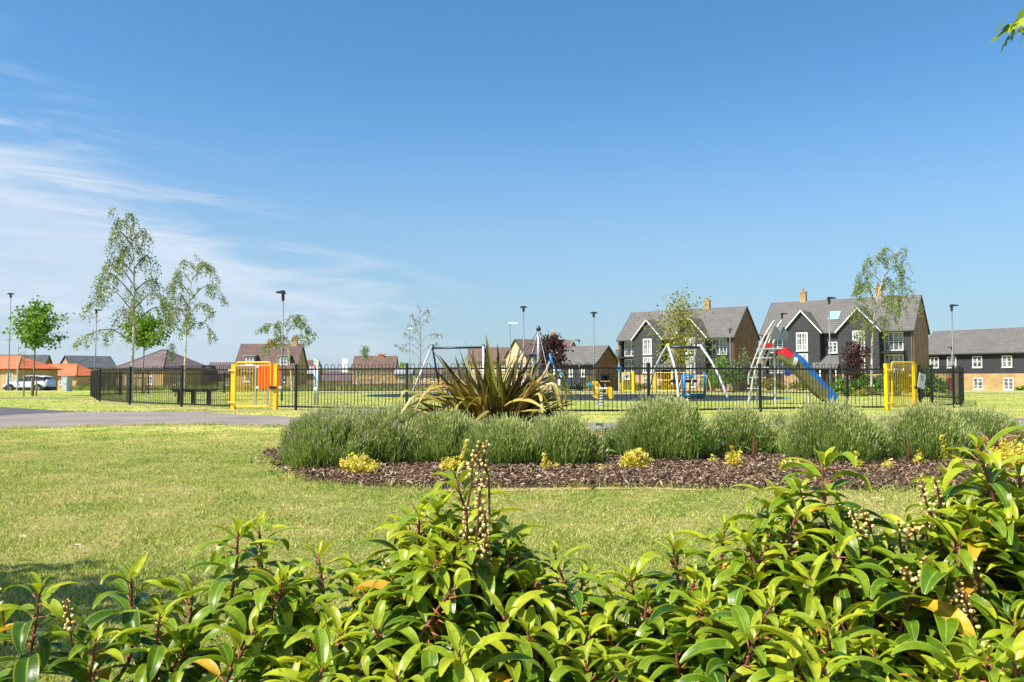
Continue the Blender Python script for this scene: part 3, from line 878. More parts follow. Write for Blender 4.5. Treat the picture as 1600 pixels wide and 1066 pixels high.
def apartment(name, label, p, d, L, chims, skylight=None):
    H = House(name, label, 'apartment block', p, d, 'dark boarded apartment blocks')
    W, ze, zr, z0, zb = 8.6, 6.48, 10.54, -1.4, 1.35
    bays = ((3.2, 7.5), (9.6, 14.1)); mats = [M['boards'], M['brick_orange'], M['brick_brown_and_shade']]  # gable end brick is a darker brown, standing in for its shade
    mb = MB()
    k0 = 0.55                                                   # depth of the balcony recess at either end
    # front wall pieces: recessed at both ends, flush in the middle
    def wall(x0, x1, y0, y1, a=z0, b=ze - 0.02):
        mb.box(x0, x1, y0, y1, a, zb, 1); mb.box(x0, x1, y0 + 0.003, y1, zb, b, 0)
    wall(0.0, bays[0][0], k0, k0 + 0.25)
    wall(bays[0][0], bays[1][1], 0, 0.25)
    wall(bays[1][1], L - 0.25, k0, k0 + 0.25)
    wall(L - 1.0, L - 0.25, 0.0, 0.25); wall(0.25, 0.55, 0, 0.25)
    mb.box(bays[0][0] - 0.003, bays[0][0] + .2, 0.25, k0, z0, ze - .03, 0); mb.box(bays[1][1] - .2, bays[1][1] + .003, .25, k0, z0, ze - .03, 0)
    mb.box(0.25, L - .25, W - .25, W, z0, ze - .02, 2)
    for xx in (0, L - 0.25):
        mb.prism([(xx, 0, z0), (xx, W, z0), (xx, W, ze - .03), (xx, W / 2, zr - .05), (xx, 0, ze - .03)], (.25, 0, 0), 2)
    # projecting bays with gables
    pr = 1.15
    for (a, b) in bays:
        apx = 8.95; mid = (a + b) / 2
        mb.box(a, b, -pr, -0.003, z0, zb, 1)
        mb.prism([(a, -pr + .003, zb), (b, -pr + .003, zb), (b, -pr + .003, ze - .03), (mid, -pr + .003, apx - .08), (a, -pr + .003, ze - .03)], (0, pr - .01, 0), 0)
    H.part(mb, 'wall', mats)
    r = H.gable_roof(L, W, ze, zr, M['tile_grey'], 0.32, 0.12)
    # bay roofs
    kk = (zr - ze) / (W / 2)
    for (a, b) in bays:
        rb = MB(); bb = MB()
        mid = (a + b) / 2; apx = 8.95; oh = 0.28; kb = (apx - ze) / ((b - a) / 2); yb = (apx - ze) / kk + .25
        for sg in (-1, 1):
            xe = mid + sg * ((b - a) / 2 + oh); zee = ze - kb * oh
            q = [(mid, -pr - .25, apx), (xe, -pr - .25, zee), (xe, -pr - .25, zee + .15), (mid, -pr - .25, apx + .15)]
            if sg > 0: q = q[::-1]
            # the slab runs back into the main roof
            n = len(q); base = len(rb.v)
            rb.v += q; rb.v += [(x, (yb if abs(x - mid) < .01 else 0.1), z) for x, y, z in q]
            rb.f += [tuple(base + i for i in range(n)), tuple(base + n + i for i in reversed(range(n)))] + [(base + (i + 1) % n, base + i, base + n + i, base + n + (i + 1) % n) for i in range(n)]
            rb.m += [0] * (n + 2)
            e = [(mid, -pr - .30, apx - .03), (xe, -pr - .30, zee - .03), (xe, -pr - .30, zee + .16), (mid, -pr - .30, apx + .16)]
            bb.prism(e, (0, .045, 0))
        br = H.part(rb, 'bay_roof', M['tile_grey'])
        H.part(bb, 'bargeboard', M['white'], br)
    for (x, zt) in chims: H.chimney(x, W / 2 + 0.1, zr - 0.7, zt, 0.75, M['render' if False else 'brick_orange'], 1, r)
    # windows in the bays: tall on the two upper floors, small ones in the brick below
    for (a, b) in bays:
        mid = (a + b) / 2 + 0.05
        H.window(mid, 5.28, 1.36, 2.2, 4, 3, pr, frame=0.12); H.window(mid, 2.72, 1.36, 2.2, 4, 3, pr, frame=0.12)
        H.window(mid, 0.30, 1.3, 1.25, 2, 2, pr)
    # middle: stair window, porch with its own small roof, door
    mx = (bays[0][1] + bays[1][0]) / 2
    H.window(mx + 0.15, 4.55, 1.0, 1.3, 2, 3, 0.0, frame=0.1)
    pm = MB(); z1, z2 = 2.0, 3.45
    pm.prism([(bays[0][1] - .9, -2.0, z1), (bays[0][1] - .9, -0.02, z2), (bays[0][1] - .9, -0.02, z2 + .12), (bays[0][1] - .9, -2.0, z1 + .12)], (bays[1][0] - bays[0][1] + 1.0, 0, 0))
    H.part(pm, 'porch_roof', M['tile_grey'])
    pp = MB()
    for xx in (bays[0][1] + .1, bays[1][0] - .2): pp.box(xx, xx + .12, -1.85, -1.73, z0, 2.0)
    H.part(pp, 'porch_post', M['white'])
    H.door(mx, z0 + .2, 1.0, 2.1, M['door_dark'])
    # balconies in the recessed ends
    for (a, b) in ((0.55, bays[0][0]), (bays[1][1], L - 1.0)):
        mid = (a + b) / 2; ww = min(b - a - .3, 2.2)
        for zc in (5.1, 2.55):
            H.window(mid, zc, ww, 2.15, 4, 2, -k0, name='balcony_door', sill=False, frame=0.13)
        for zf in (3.90, 1.38):
            sb = MB(); sb.box(a - .55, b + .1, -.75, k0 - .02, zf - .18, zf)
            bal = H.part(sb, 'balcony', M['lamp_dark'])
            rl = MB()
            rl.box(a - .55, b + .1, -.75, -.70, zf + .98, zf + 1.04)
            for i in range(22):
                x = a - .53 + (b - a + .6) * i / 21; rl.box(x, x + .022, -.735, -.713, zf, zf + .98)
            for yy in np.linspace(-.6, k0 - .2, 8): rl.box(a - .55, a - .53, yy, yy + .02, zf, zf + .98)
            rl.box(a - .55, a - .52, -.70, k0 - .1, zf + .98, zf + 1.03)
            rl.box(a - .55, b + .1, -.745, -.705, zf - .05, zf + .04)
            H.part(rl, 'railing', M['black'], bal)
    downpipe(H, bays[0][1] + .1, z0, ze - .3); downpipe(H, bays[1][0] - .12, z0, ze - .3); downpipe(H, L - .12, z0, ze - .2)
    if skylight:
        y = 1.9; z = ze + kk * y + .22
        T = Matrix.Translation((skylight, y, z)) @ Matrix.Rotation(math.atan(kk), 4, 'X')
        f = MB(); f.box(-.65, .65, -.8, .8, -.08, .06, 0, T); ff = H.part(f, 'skylight', M['lead'])
        g = MB(); g.box(-.55, .55, -.7, .7, .06, .075, 0, T); H.part(g, 'pane', M['skyglass'], ff)
    return H


M['skyglass'] = mat('skylight_glass', (0.25, 0.42, 0.40), 0.08, spec=0.8)
apartment('apartment_block', 'dark boarded apartment block with one chimney, behind the basket swing', (15.4, 118.8), (13.88, -10.8), 17.6, ((11.9, 11.7),))
apartment('apartment_block', 'dark boarded apartment block with two chimneys and a skylight, behind the slide', (31.4, 103.0), (13.95, -10.5), 17.5, ((3.9, 11.75), (12.9, 11.75)), skylight=8.4)


def long_house():
    p = XG(1438.8, 108.5)
    H = House('terraced_house', 'long two storey house of dark boards over tan brick at the right edge', 'house', p, (.6, -.8))
    L, W, ze, zr, zs, z0 = 24.0, 9.0, 4.1, 7.1, 1.45, -1.6
    mb = MB(); H.gable_wall(mb, 0, L, W, z0, ze, zr, 0, 0, zs, 1)
    mb.box(-.003, .1, 0.003, W - .003, z0, zs, 1)
    H.part(mb, 'wall', [M['boards'], M['brick_orange']])
    H.gable_roof(L, W, ze, zr, M['tile_grey'], .35, .3)
    # dentil course under the eaves
    for px in (1460.0, 1487.0, 1527.0, 1573.5): H.window(H.s_at(px), 2.92, 1.15, 1.42, 2, 2, 0, frame=.11)
    for px in (1527.5, 1575.0): H.window(H.s_at(px), .18, 1.15, 1.45, 2, 3, 0, frame=.10)
    H.window(17, 2.92, 1.15, 1.42, 2, 2, 0); H.window(21, 2.92, 1.15, 1.42, 2, 2, 0); H.window(19, .18, 1.15, 1.45, 2, 3, 0)
    H.door(H.s_at(1485.5), -1.2, .95, 2.1, M['door_red'])
    downpipe(H, .12, z0, ze - .4)
    b = MB()
    for i in range(int(L / .6)): b.box(.2 + i * .6, .34 + i * .6, -.16, 0, ze - .34, ze - .22)
    H.part(b, 'eaves_bracket', M['lamp_dark'])


long_house()


def garage_house():
    H = House('low_house', 'low house of dark boards with a brick gable coloured brown for its shade, behind the litter bin', 'house', (12.2 - .85 * 10, 120 + .53 * 10), (.85, -.53))
    L, W, ze, zr, z0 = 10.0, 8.3, 3.0, 5.65, -1.6
    mb = MB(); H.gable_wall(mb, 0, L, W, z0, ze, zr, 2, 0, -.1, 1)
    H.part(mb, 'wall', [M['boards'], M['brick_orange'], M['brick_brown_and_shade']])  # gable brick browner than the front: shade painted into its colour
    H.gable_roof(L, W, ze, zr, M['tile_grey'], .35, .25)
    for px in (864, 875, 892, 911): H.window(H.s_at(px), 1.75, .62, 1.35, 1, 2, 0, frame=.13)
    downpipe(H, L - .15, z0, ze - .3)


garage_house()


def simple_house(name, label, p, d, L, W, ze, zr, wall, roof, wins=(), chims=(), lwins=(), z0=-1.7, white=None, wing=None, group='far houses of the estate', og=.2):
    H = House(name, label, 'house', p, d, group)
    mb = MB(); H.gable_wall(mb, 0, L, W, z0, ze, zr, 0, 0); H.part(mb, 'wall', [wall])
    r = H.gable_roof(L, W, ze, zr, roof, .3, og, white=white)
    for (a, z, wd, h) in wins: H.window(a, z, wd, h, 2, 2, 0, frame=.11)
    for (a, z, wd, h) in lwins: H.window(a, z, wd, h, 2, 2, 0, side='left', frame=.11)
    for c in chims: H.chimney(c[0], W / 2, zr - .5, c[1], c[2], c[3] if len(c) > 3 else None, c[4] if len(c) > 4 else 2, r)
    if wing:
        a, b, pr, apx = wing; mid = (a + b) / 2
        wm = MB(); wm.prism([(a, -pr, z0), (b, -pr, z0), (b, -pr, ze), (mid, -pr, apx - .1), (a, -pr, ze)], (0, pr - .01, 0)); H.part(wm, 'wing_wall', wall)
        rb = MB(); kb = (apx - ze) / ((b - a) / 2)
        for sg in (-1, 1):
            xe = mid + sg * ((b - a) / 2 + .3); zee = ze - kb * .3
            q = [(mid, -pr - .25, apx), (xe, -pr - .25, zee), (xe, -pr - .25, zee + .15), (mid, -pr - .25, apx + .15)]
            rb.prism(q if sg < 0 else q[::-1], (0, pr + W / 2, 0))
        wr = H.part(rb, 'wing_roof', roof)
        bb = MB()
        for sg in (-1, 1):
            xe = mid + sg * ((b - a) / 2 + .3); zee = ze - kb * .3
            bb.prism([(mid, -pr - .3, apx - .1), (xe, -pr - .3, zee - .1), (xe, -pr - .3, zee + .17), (mid, -pr - .3, apx + .17)], (0, .04, 0))
        H.part(bb, 'bargeboard', M['white'], wr)
    return H


def hip_house(name, label, p, d, L, W, ze, zr, wall, roof, wins=(), rwins=(), z0=-1.7, group='far houses of the estate'):
    H = House(name, label, 'house', p, d, group)
    mb = MB(); t = .25
    mb.box(0, L, 0, t, z0, ze); mb.box(0, L, W - t, W, z0, ze); mb.box(0, t, t, W - t, z0, ze); mb.box(L - t, L, t, W - t, z0, ze)
    H.part(mb, 'wall', wall)
    oh = .35; r = MB(); s_ = min(L, W) / 2
    A = [(-oh, -oh, ze - .12), (L + oh, -oh, ze - .12), (L + oh, W + oh, ze - .12), (-oh, W + oh, ze - .12)]
    Bv = [(x, y, ze + .05) for x, y, z in A]
    R1, R2 = ((s_, W / 2, zr), (L - s_, W / 2, zr)) if L >= W else ((L / 2, s_, zr), (L / 2, W - s_, zr))
    r.face(A[::-1])
    for i in range(4): r.face([A[i], A[(i + 1) % 4], Bv[(i + 1) % 4], Bv[i]])
    if L >= W:
        r.face([Bv[0], Bv[1], R2, R1]); r.face([Bv[1], Bv[2], R2]); r.face([Bv[2], Bv[3], R1, R2]); r.face([Bv[3], Bv[0], R1])
    else:
        r.face([Bv[0], Bv[1], R1]); r.face([Bv[1], Bv[2], R2, R1]); r.face([Bv[2], Bv[3], R2]); r.face([Bv[3], Bv[0], R1, R2])
    rf = H.part(r, 'roof', roof)
    hp = MB()
    for (a, b) in ((Bv[0], R1), (Bv[1], R2 if L >= W else R1), (R1, R2)):
        hp.tube([a, b], .11, 6)
    H.part(hp, 'ridge_tile', roof, rf)
    g = MB(); g.box(-oh - .1, L + oh + .1, -oh - .1, -oh, ze - .16, ze - .03); g.box(L + oh, L + oh + .1, -oh, W + oh, ze - .16, ze - .03); H.part(g, 'gutter', M['lamp_dark'], rf)
    for (a, z, wd, h) in wins: H.window(a, z, wd, h, 2, 2, 0, frame=.11)
    for (a, z, wd, h) in rwins: H.window(a, z, wd, h, 2, 2, 0, side='right', L=L, frame=.11)
    return H


# bright orange bungalows on the left
q = Vector((-.95, .31)).normalized()
c1 = XG(29, 128); L1 = 15.0
hip_house('bungalow', 'orange roofed bungalow standing behind the white car', (c1.x + q.x * L1, c1.y + q.y * L1), -q, L1, 7.4, 2.35, 4.45, M['brick_orange'], M['tile_orange'], wins=((L1 - 1.7, .85, 1.2, 1.7), (L1 - 6, 1.0, 1.6, 1.2)))
c2 = XG(120, 150); L2 = 13.0
hip_house('bungalow', 'smaller orange roofed bungalow right of the white car, behind the grey cabinet', (c2.x + q.x * L2, c2.y + q.y * L2), -q, L2, 6.2, 1.3, 3.5, M['brick_orange'], M['tile_orange'], wins=((L2 - 3.4, .3, 1.2, 1.3),))
# grey gable behind them
c3 = XG(67, 175); d3 = Vector((.97, .24)).normalized()
simple_house('gabled_house', 'grey roofed house with a brown gable peeping over the orange roofs', (c3.x - d3.x * 10, c3.y - d3.y * 10), d3, 10, 7.5, 2.9, 5.8, M['brick_brown_and_shade'], M['tile_slate'])
c4_ = XG(113, 178); d4 = Vector((.7, .71)).normalized()
simple_house('slate_house', 'slate roofed house with a sunlit tan gable above the orange bungalow', (c4_.x, c4_.y), d4, 9.2, 9.0, 3.2, 5.75, M['brick_orange'], M['tile_slate'])
# brown hipped bungalow
c5 = XG(256, 112); d5 = Vector((.9, -.43)).normalized()
hip_house('hipped_house', 'plum tiled hipped bungalow behind the birches', (c5.x - d5.x * 9, c5.y - d5.y * 9), d5, 9, 8.2, 2.25, 4.95, M['brick_orange'], M['tile_plum'], wins=((2.2, .6, 1.1, 1.2), (6.4, .6, 1.1, 1.2)), rwins=((3.0, .5, 1.1, 1.2),))
# low brown roofs further right
c6 = XG(322, 140)
simple_house('low_brown_house', 'low brown roofed house left of the yellow gate', (c6.x, c6.y), (1, .04), 5.6, 6, 1.6, 3.5, M['brick_brown_and_shade'], M['tile_plum'], wins=((1.2, .2, 1.0, 1.2), (3.8, .2, 1.0, 1.2)))
c6b = XG(326, 118); d6 = Vector((.3, -.95)).normalized()
simple_house('gable_shed', 'small dark brown gabled building beside the low brown house', (c6b.x, c6b.y), (0.05, 1), 4, 1.7, 1.0, 2.6, M['brick_brown_and_shade'], M['tile_brown'], og=.1, group=None)


def dormer_house():
    p = XG(367, 128); L, W, ze, zr = 9.5, 7.6, 2.45, 6.25
    H = simple_house('dormer_house', 'brown roofed house with two dormers and a tall chimney, behind the left yellow gate', (p.x, p.y), (1, .02), L, W, ze, zr, M['brick'], M['tile_brown'], chims=((8.35, 7.25, .85), (4.6, 6.7, .9, M['chimney_clay'], 3)),
                     wins=((H_ := 2.15, .95, 1.15, 1.3), (7.4, .9, 1.15, 1.35), (4.8, .5, .9, 1.9)))
    k = (zr - ze) / (W / 2)
    for x in (2.2, 7.5):
        mb = MB(); y0 = .35; zt = 4.35
        mb.prism([(x - .75, y0, ze + k * y0 + .1), (x - .75, y0, zt), (x - .75, y0 + 1.6, zt)], (1.5, 0, 0), 0)
        mb.box(x - .95, x + .95, y0 - .2, y0 + 1.9, zt, zt + .16, 0)
        H.part(mb, 'dormer', M['lead'])
        H.window(x, 3.58, 1.15, 1.2, 2, 2, -y0 + .0, frame=.11)
    pm = MB(); pm.prism([(1.2, -1.3, 1.75), (1.2, -.01, 2.2), (1.2, -.01, 2.3), (1.2, -1.3, 1.85)], (2.0, 0, 0)); H.part(pm, 'porch_roof', M['tile_brown'])


dormer_house()
c8 = XG(463, 158)
simple_house('plain_brown_house', 'plain brown roofed house just right of the dormer house', (c8.x, c8.y), (1, .03), 3.6, 6, 2.4, 4.3, M['brick_brown_and_shade'], M['tile_brown'])
c8 = XG(470, 150)
simple_house('lean_building', 'low building with pale grey glazed roof beside the brown house', (c8.x, c8.y), (1, .05), 3.0, 4, 1.7, 2.9, M['brick_brown_and_shade'], M['lead'])
c8 = XG(500, 250)
simple_house('long_low_house', 'long low house with a plain brown roof left of the tan two storey house', (c8.x, c8.y), (1, .02), 21, 9, .1, 3.1, M['brick_orange'], M['tile_plum'], wins=((2.8, -.7, 1.2, 1.3), (8, -.7, 1.2, 1.3), (11.8, -.7, 1.2, 1.3), (16, -.7, 1.2, 1.3)))
c9 = XG(551, 237)
simple_house('two_storey_house', 'tan brick two storey house with brown roof and four chimney pots', (c9.x, c9.y), (1, .03), 12.2, 9, 3.6, 7.3, M['brick_orange'], M['tile_brown'], chims=((7.7, 7.7, 1.6, M['chimney_clay'], 4),),
             wins=((1.7, 2.65, 1.2, 1.5), (5.3, 2.65, 1.2, 1.5), (8.9, 2.65, 1.2, 1.5), (1.7, -.1, 1.2, 1.5), (5.3, -.1, 1.2, 1.5), (8.9, -.1, 1.2, 1.5)))
c10 = XG(650, 230)
simple_house('small_tan_house', 'small tan house seen between the swing leg and the railings', (c10.x, c10.y), (1, -.3), 7.5, 8, 1.6, 3.4, M['brick_orange'], M['tile_brown'], wins=((2, .6, 1.2, 1.4), (5, .6, 1.2, 1.4)))
c10 = XG(700, 210)
simple_house('low_terrace', 'low brown roofed terrace behind the spiky flax plant', (c10.x, c10.y), (1, .02), 14, 8, 1.4, 3.6, M['brick'], M['tile_brown'], wins=((2, .2, 1.2, 1.3), (5, .2, 1.2, 1.3), (9, .2, 1.2, 1.3)))
c10 = XG(617, 200)
simple_house('pale_roofed_house', 'low house with pale grey roof right of the two storey house', (c10.x, c10.y), (1, .05), 4.0, 7, 1.7, 3.3, M['brick'], M['lead'], wins=((1.5, .6, 1.2, 1.3),))
# cream gabled houses behind the climbing net
c11 = XG(822, 130); d11 = Vector((.9, .42)).normalized()
simple_house('cream_gable_house', 'pale tan gabled house with a brown roof behind the climbing net', (c11.x, c11.y), d11, 9.6, 7.6, 4.4, 7.1, M['render'], M['tile_brown'], chims=((7.0, 8.0, .8, M['brick'], 2),), lwins=((3.8, 5.0, .7, .9), (2.4, 2.6, 1.1, 1.2)),
             wins=((1.5, 3.6, 1.1, 1.3), (4.5, 3.6, 1.1, 1.3), (1.5, .8, 1.1, 1.3), (4.5, .8, 1.1, 1.3)), wing=(6.3, 9.5, 1.0, 6.9))
c11 = XG(789, 150)
simple_house('brown_roofed_house', 'brown roofed house left of the pale tan gabled house', (c11.x - 7, c11.y + 1.5), (1, -.12), 8.6, 7, 4.0, 6.55, M['render'], M['tile_brown'], wins=((6.5, 3.0, 1.1, 1.3), (3, 3.0, 1.1, 1.3), (6.5, .6, 1.1, 1.3)))

# boarded garden fence behind the play area and a white hoarding post
mb = MB()
a, b = XG(470, 108), XG(770, 112)
for i in range(10):
    p, q_ = a.lerp(b, i / 10), a.lerp(b, (i + 1) / 10)
    ang = math.atan2(q_.y - p.y, q_.x - p.x)
    T = Matrix.Translation((p.x, p.y, 0)) @ Matrix.Rotation(ang, 4, 'Z')
    mb.box(0.02, (q_ - p).length - .02, 0, .05, -1.35, .12 + .05 * math.sin(i * 2.1), 0, T)
tag(mb.build('boarded_fence', M['fencewood']), 'grey brown boarded garden fence beyond the play area', 'fence')
c = XG(539, 190)
hb = empty('hoarding', (c.x, c.y, 0), 'tall white board standing among the far low roofs', 'sign board')
mb = MB(); mb.box(-.65, .65, -.08, .08, 2.2, 5.4); mb.build('panel', M['white'], hb)
mb = MB(); mb.box(-.5, -.38, -.05, .05, -1.5, 2.2); mb.box(.38, .5, -.05, .05, -1.5, 2.2); mb.build('leg', M['greypost'], hb)


# far hedge and tree line closing the horizon
def treeline():
    C = []
    for i in range(2600):
        px = rng.uniform(-1700, 3300); Y = rng.uniform(420, 520)
        h = 6.5 + 2.5 * math.sin(px * .013) + 1.5 * math.sin(px * .041 + 1)
        x = (px - 800) / F * Y
        C.append((x, Y, -1.3 + rng.uniform(0.0, 1.0) ** .8 * max(h, 2.5)))
    o = foliage('far_treeline', C, 4.2, M['hedgeleaf'], None, flat=.2, aspect=.9)
    tag(o, 'low line of far trees along the horizon', 'tree line', kind='stuff')


treeline()


# ================================================================== RAILINGS AND GATES
FH = 1.25


def railing_panel(a, b, h=FH, pitch=0.11, rad=0.0090, hoops=True):
    """bow-topped panel between two points (coordinates relative to the fence root)"""
    mb = MB(); a, b = Vector(a), Vector(b); L = (b - a).length; d = (b - a) / L
    n = max(2, int(round((L - 0.06) / pitch))); n -= n % 2
    off = (L - (n - 1) * (L - .1) / n) / 2; st = (L - 2 * off) / (n - 1)
    z0 = Vector((0, 0, .06)); nrm = Vector((-d.y, d.x, 0))
    for zz in (0.10, h - .13):
        p = [a + Vector((0, 0, zz)), b + Vector((0, 0, zz))]
        mb.box(0, L, -.005, .005, zz - .022, zz + .022, 0, Matrix.Translation(a) @ Matrix.Rotation(math.atan2(d.y, d.x), 4, 'Z'))
    for i in range(0, n, 2):
        p0 = a + d * (off + i * st); p1 = a + d * (off + (i + 1) * st)
        if hoops:
            r = st / 2; zt = h - r; mid = (p0 + p1) / 2
            pts = [p0 + z0, p0 + Vector((0, 0, zt))] + [mid + d * (-r * math.cos(t)) + Vector((0, 0, zt + r * math.sin(t))) for t in np.linspace(.35, math.pi - .35, 6)] + [p1 + Vector((0, 0, zt)), p1 + z0]
            mb.tube(pts, rad, 6, cap=False)
        else:
            mb.tube([p0 + z0, p0 + Vector((0, 0, h))], rad, 5); mb.tube([p1 + z0, p1 + Vector((0, 0, h))], rad, 5)
    return mb


def post_mb(p, h=FH + .01, w=0.05, ang=0.0):
    T = Matrix.Translation(Vector(p)) @ Matrix.Rotation(ang, 4, 'Z')
    mb = MB(); mb.box(-w / 2, w / 2, -w / 2, w / 2, -.05, h, 0, T); mb.box(-w * .58, w * .58, -w * .58, w * .58, h, h + .012, 0, T)
    return mb


def fence(pts, label, every=None, name='bow_top_railings', h=FH, pw=.058, rad=.0090, pitch=.11, posts=None):
    """pts: corner/post positions in the world"""
    o = Vector((pts[0][0], pts[0][1], 0)); root = empty(name, o, label, 'railings', 'black bow topped railings round the play area')
    P_ = [Vector((p[0], p[1], 0)) - o for p in pts]
    full = [P_[0]]
    for i in range(len(P_) - 1):
        L = (P_[i + 1] - P_[i]).length
        m = max(1, int(round(L / every))) if every else 1
        for j in range(1, m + 1): full.append(P_[i].lerp(P_[i + 1], j / m))
    for i, p in enumerate(full):
        if posts is None or posts[i]:
            q = full[min(i + 1, len(full) - 1)] - full[max(i - 1, 0)]
            post_mb(p, h + .0, pw, math.atan2(q.y, q.x)).build('post', M['black'], root)
    for i in range(len(full) - 1):
        railing_panel(full[i], full[i + 1], h, pitch, rad).build('railing_panel', M['black'], root)
    return root


def GD(px, Y):
    return ((px - 800) / F * Y, Y)


KY = 1.2
FP = {k: GD(px, d * KY) for k, (px, d) in dict(c0=(157, 25.6), p1=(204, 22.4), p2=(285, 20.7), g1=(366, 19.2), g2=(433, 18.9), p5=(463, 18.7), p6=(636, 17.4), p7=(850, 16.5), p8=(1013, 16.6), p9=(1187, 17.7), p10=(1323, 18.6), g3=(1385, 18.6), g4=(1429, 19.3), p13=(1455, 19.6), p14=(1489, 20.6), c15=(1499, 21.3)).items()}
fence([FP[k] for k in ('c0', 'p1', 'p2')] + [GD(362.5, 19.25 * KY)], 'black bow topped railings left of the left yellow gate')
fence([GD(436, 18.9 * KY)] + [FP[k] for k in ('p5', 'p6', 'p7', 'p8', 'p9', 'p10')] + [GD(1381, 18.55 * KY)], 'long front run of black bow topped railings between the two yellow gates', posts=[0, 1, 1, 0, 1, 1, 1, 0])
fence([GD(1436, 19.3 * KY), FP['p13'], FP['p14']], 'short black bow topped railings right of the right yellow gate')
# the two ends run straight back, away from the camera
b0 = GD(157.5, 26.0 * KY); b1 = GD(147, 40)
fence([FP['c0'], GD(143.5, 39.5)], 'black railings running back from the left corner, seen end on', every=2.6)
fence([FP['p14'], FP['c15'], GD(1503.5, 32.0)], 'black railings running back from the right corner, seen end on', every=2.6)
fence([GD(143.5, 39.5), GD(189, 41.5), GD(233, 45.5), GD(351, 48.5), GD(555, 51.5), GD(733, 52), GD(910, 51.5), GD(1000, 51)], 'far left run of black railings at the back of the play area', every=None, name='bow_top_railings', rad=.008)
fence([GD(1062, 49.5), GD(1146, 48), GD(1218, 46), GD(1287, 43), GD(1380, 38.5), GD(1440, 35), GD(1503.5, 32.0)], 'far right run of black railings at the back of the play area', rad=.008)


def yellow_gate(a, b, label, h=1.30, hp=1.16, n=11, rb=.0095, name='gate'):
    a = Vector((a[0], a[1], 0)); b = Vector((b[0], b[1], 0)); d = (b - a); L = d.length
    root = empty(name, a, label, 'gate', 'yellow play area gates', math.atan2(d.y, d.x))
    for (x, wd) in ((-.01, .115), (L - .03, .105)):
        mb = MB(); mb.box(x - wd / 2, x + wd / 2, -.05, .05, -.03, hp + .02); mb.box(x - wd / 2 - .006, x + wd / 2 + .006, -.056, .056, hp + .02, hp + .035)
        p = mb.build('gate_post', M['yellow'], root)
        fb = MB(); fb.box(x - wd * .42, x + wd * .42, -.041, .041, -.05, .045); fb.build('post_foot', M['rusty'], p)
    r = .022; x0, x1, z0, z1, c = .10, L - .14, .10, h, .09
    mb = MB()
    pts = []
    for (cx, cz, a0) in ((x1 - c, z1 - c, 0), (x0 + c, z1 - c, 90), (x0 + c, z0 + c, 180), (x1 - c, z0 + c, 270)):
        for t in range(0, 91, 18): pts.append((cx + c * math.cos(R(a0 + t)), -.085, cz + c * math.sin(R(a0 + t))))
    pts.append(pts[0]); pts.append(pts[1])
    mb.tube(pts, r, 8, cap=False); mb.build('gate_frame', M['yellow'], root, smooth=True)
    bb = MB()
    for i in range(n):
        x = x0 + (x1 - x0) * (i + 1) / (n + 1); bb.tube([(x, -.085, z0), (x, -.085, z1)], rb, 6)
    bb.tube([(x0, -.085, h - .09), (x1, -.085, h - .09)], .010, 6)
    bb.build('gate_bars', M['yellow'], root)
    hb = MB()
    for z in (.2, h - .22): hb.tube([(-.06, -.085, z), (x0 + .03, -.085, z)], .018, 6); hb.ball((-.10, -.07, z), .035, 8, 5)
    hb.build('hinge', M['yellow'], root)
    lb = MB(); lb.box(x1 - .02, L + .01, -.12, -.06, .58, .66); lb.build('latch', M['black'], root)
    return root


M['rusty'] = mat('rusty_foot', (0.20, 0.085, 0.03), 0.9, var=.4, scale=20)
yellow_gate(FP['g1'], FP['g2'], 'yellow tubular gate in the railings on the left, in front of the orange board', 1.32, 1.24)
yellow_gate(FP['g3'], FP['g4'], 'yellow tubular gate in the railings on the right, beside the white notice', 1.32, 1.24, 12, .0095)
# the back gate and its barrier, seen across the play area
a, b = Vector((*GD(1024, 51), 0)), Vector((*GD(1075, 50.2), 0))
br = empty('barrier', a, 'tall yellow barrier railing on the far side behind the basket swing', 'barrier', None, math.atan2((b - a).y, (b - a).x)); L = (b - a).length
for x in (0, L): 
    mb = MB(); mb.box(x - .07, x + .07, -.06, .06, -.03, 1.3); mb.build('post', M['yellow'], br)
mb = MB()
for z in (.12, .75, 1.22): mb.tube([(0, 0, z), (L, 0, z)], .025, 6)
for i in range(1, 15): mb.tube([(L * i / 15, 0, .12), (L * i / 15, 0, 1.22)], .012, 5)
mb.build('bars', M['yellow'], br)
a = Vector((*GD(973, 50.5), 0)); b = Vector((*GD(988, 50), 0))
br = empty('gate', a, 'far yellow gate standing open on the far side, with a white notice', 'gate', 'yellow play area gates', math.atan2((b - a).y, (b - a).x)); L = (b - a).length
mb = MB(); mb.box(L - .02, L + .14, -.06, .06, -.03, 1.3); mb.build('gate_post', M['yellow'], br)
mb = MB(); mb.box(-.05, .05, -.05, .05, 0, 1.25); mb.build('gate_post', M['yellow'], br)
mb = MB()
for z in (.12, 1.2): mb.tube([(0, 0, z), (L, 0, z)], .03, 6)
for i in range(1, 4): mb.tube([(L * i / 4, 0, .12), (L * i / 4, 0, 1.2)], .014, 5)
mb.build('gate_bars', M['yellow'], br)
nb = empty('notice', a + Vector((0.10, -.14, .78)), 'small white notice fixed to the far yellow gate', 'notice')
mb = MB(); mb.box(-.18, .30, 0, .015, 0, .34); mb.build('panel', M['white'], nb)
mb = MB(); mb.box(-.13, .05, -.004, 0, .20, .26); mb.box(.08, .22, -.004, 0, .10, .27); mb.box(-.13, .0, -.004, 0, .06, .13); mb.build('print', M['lamp_dark'], nb)

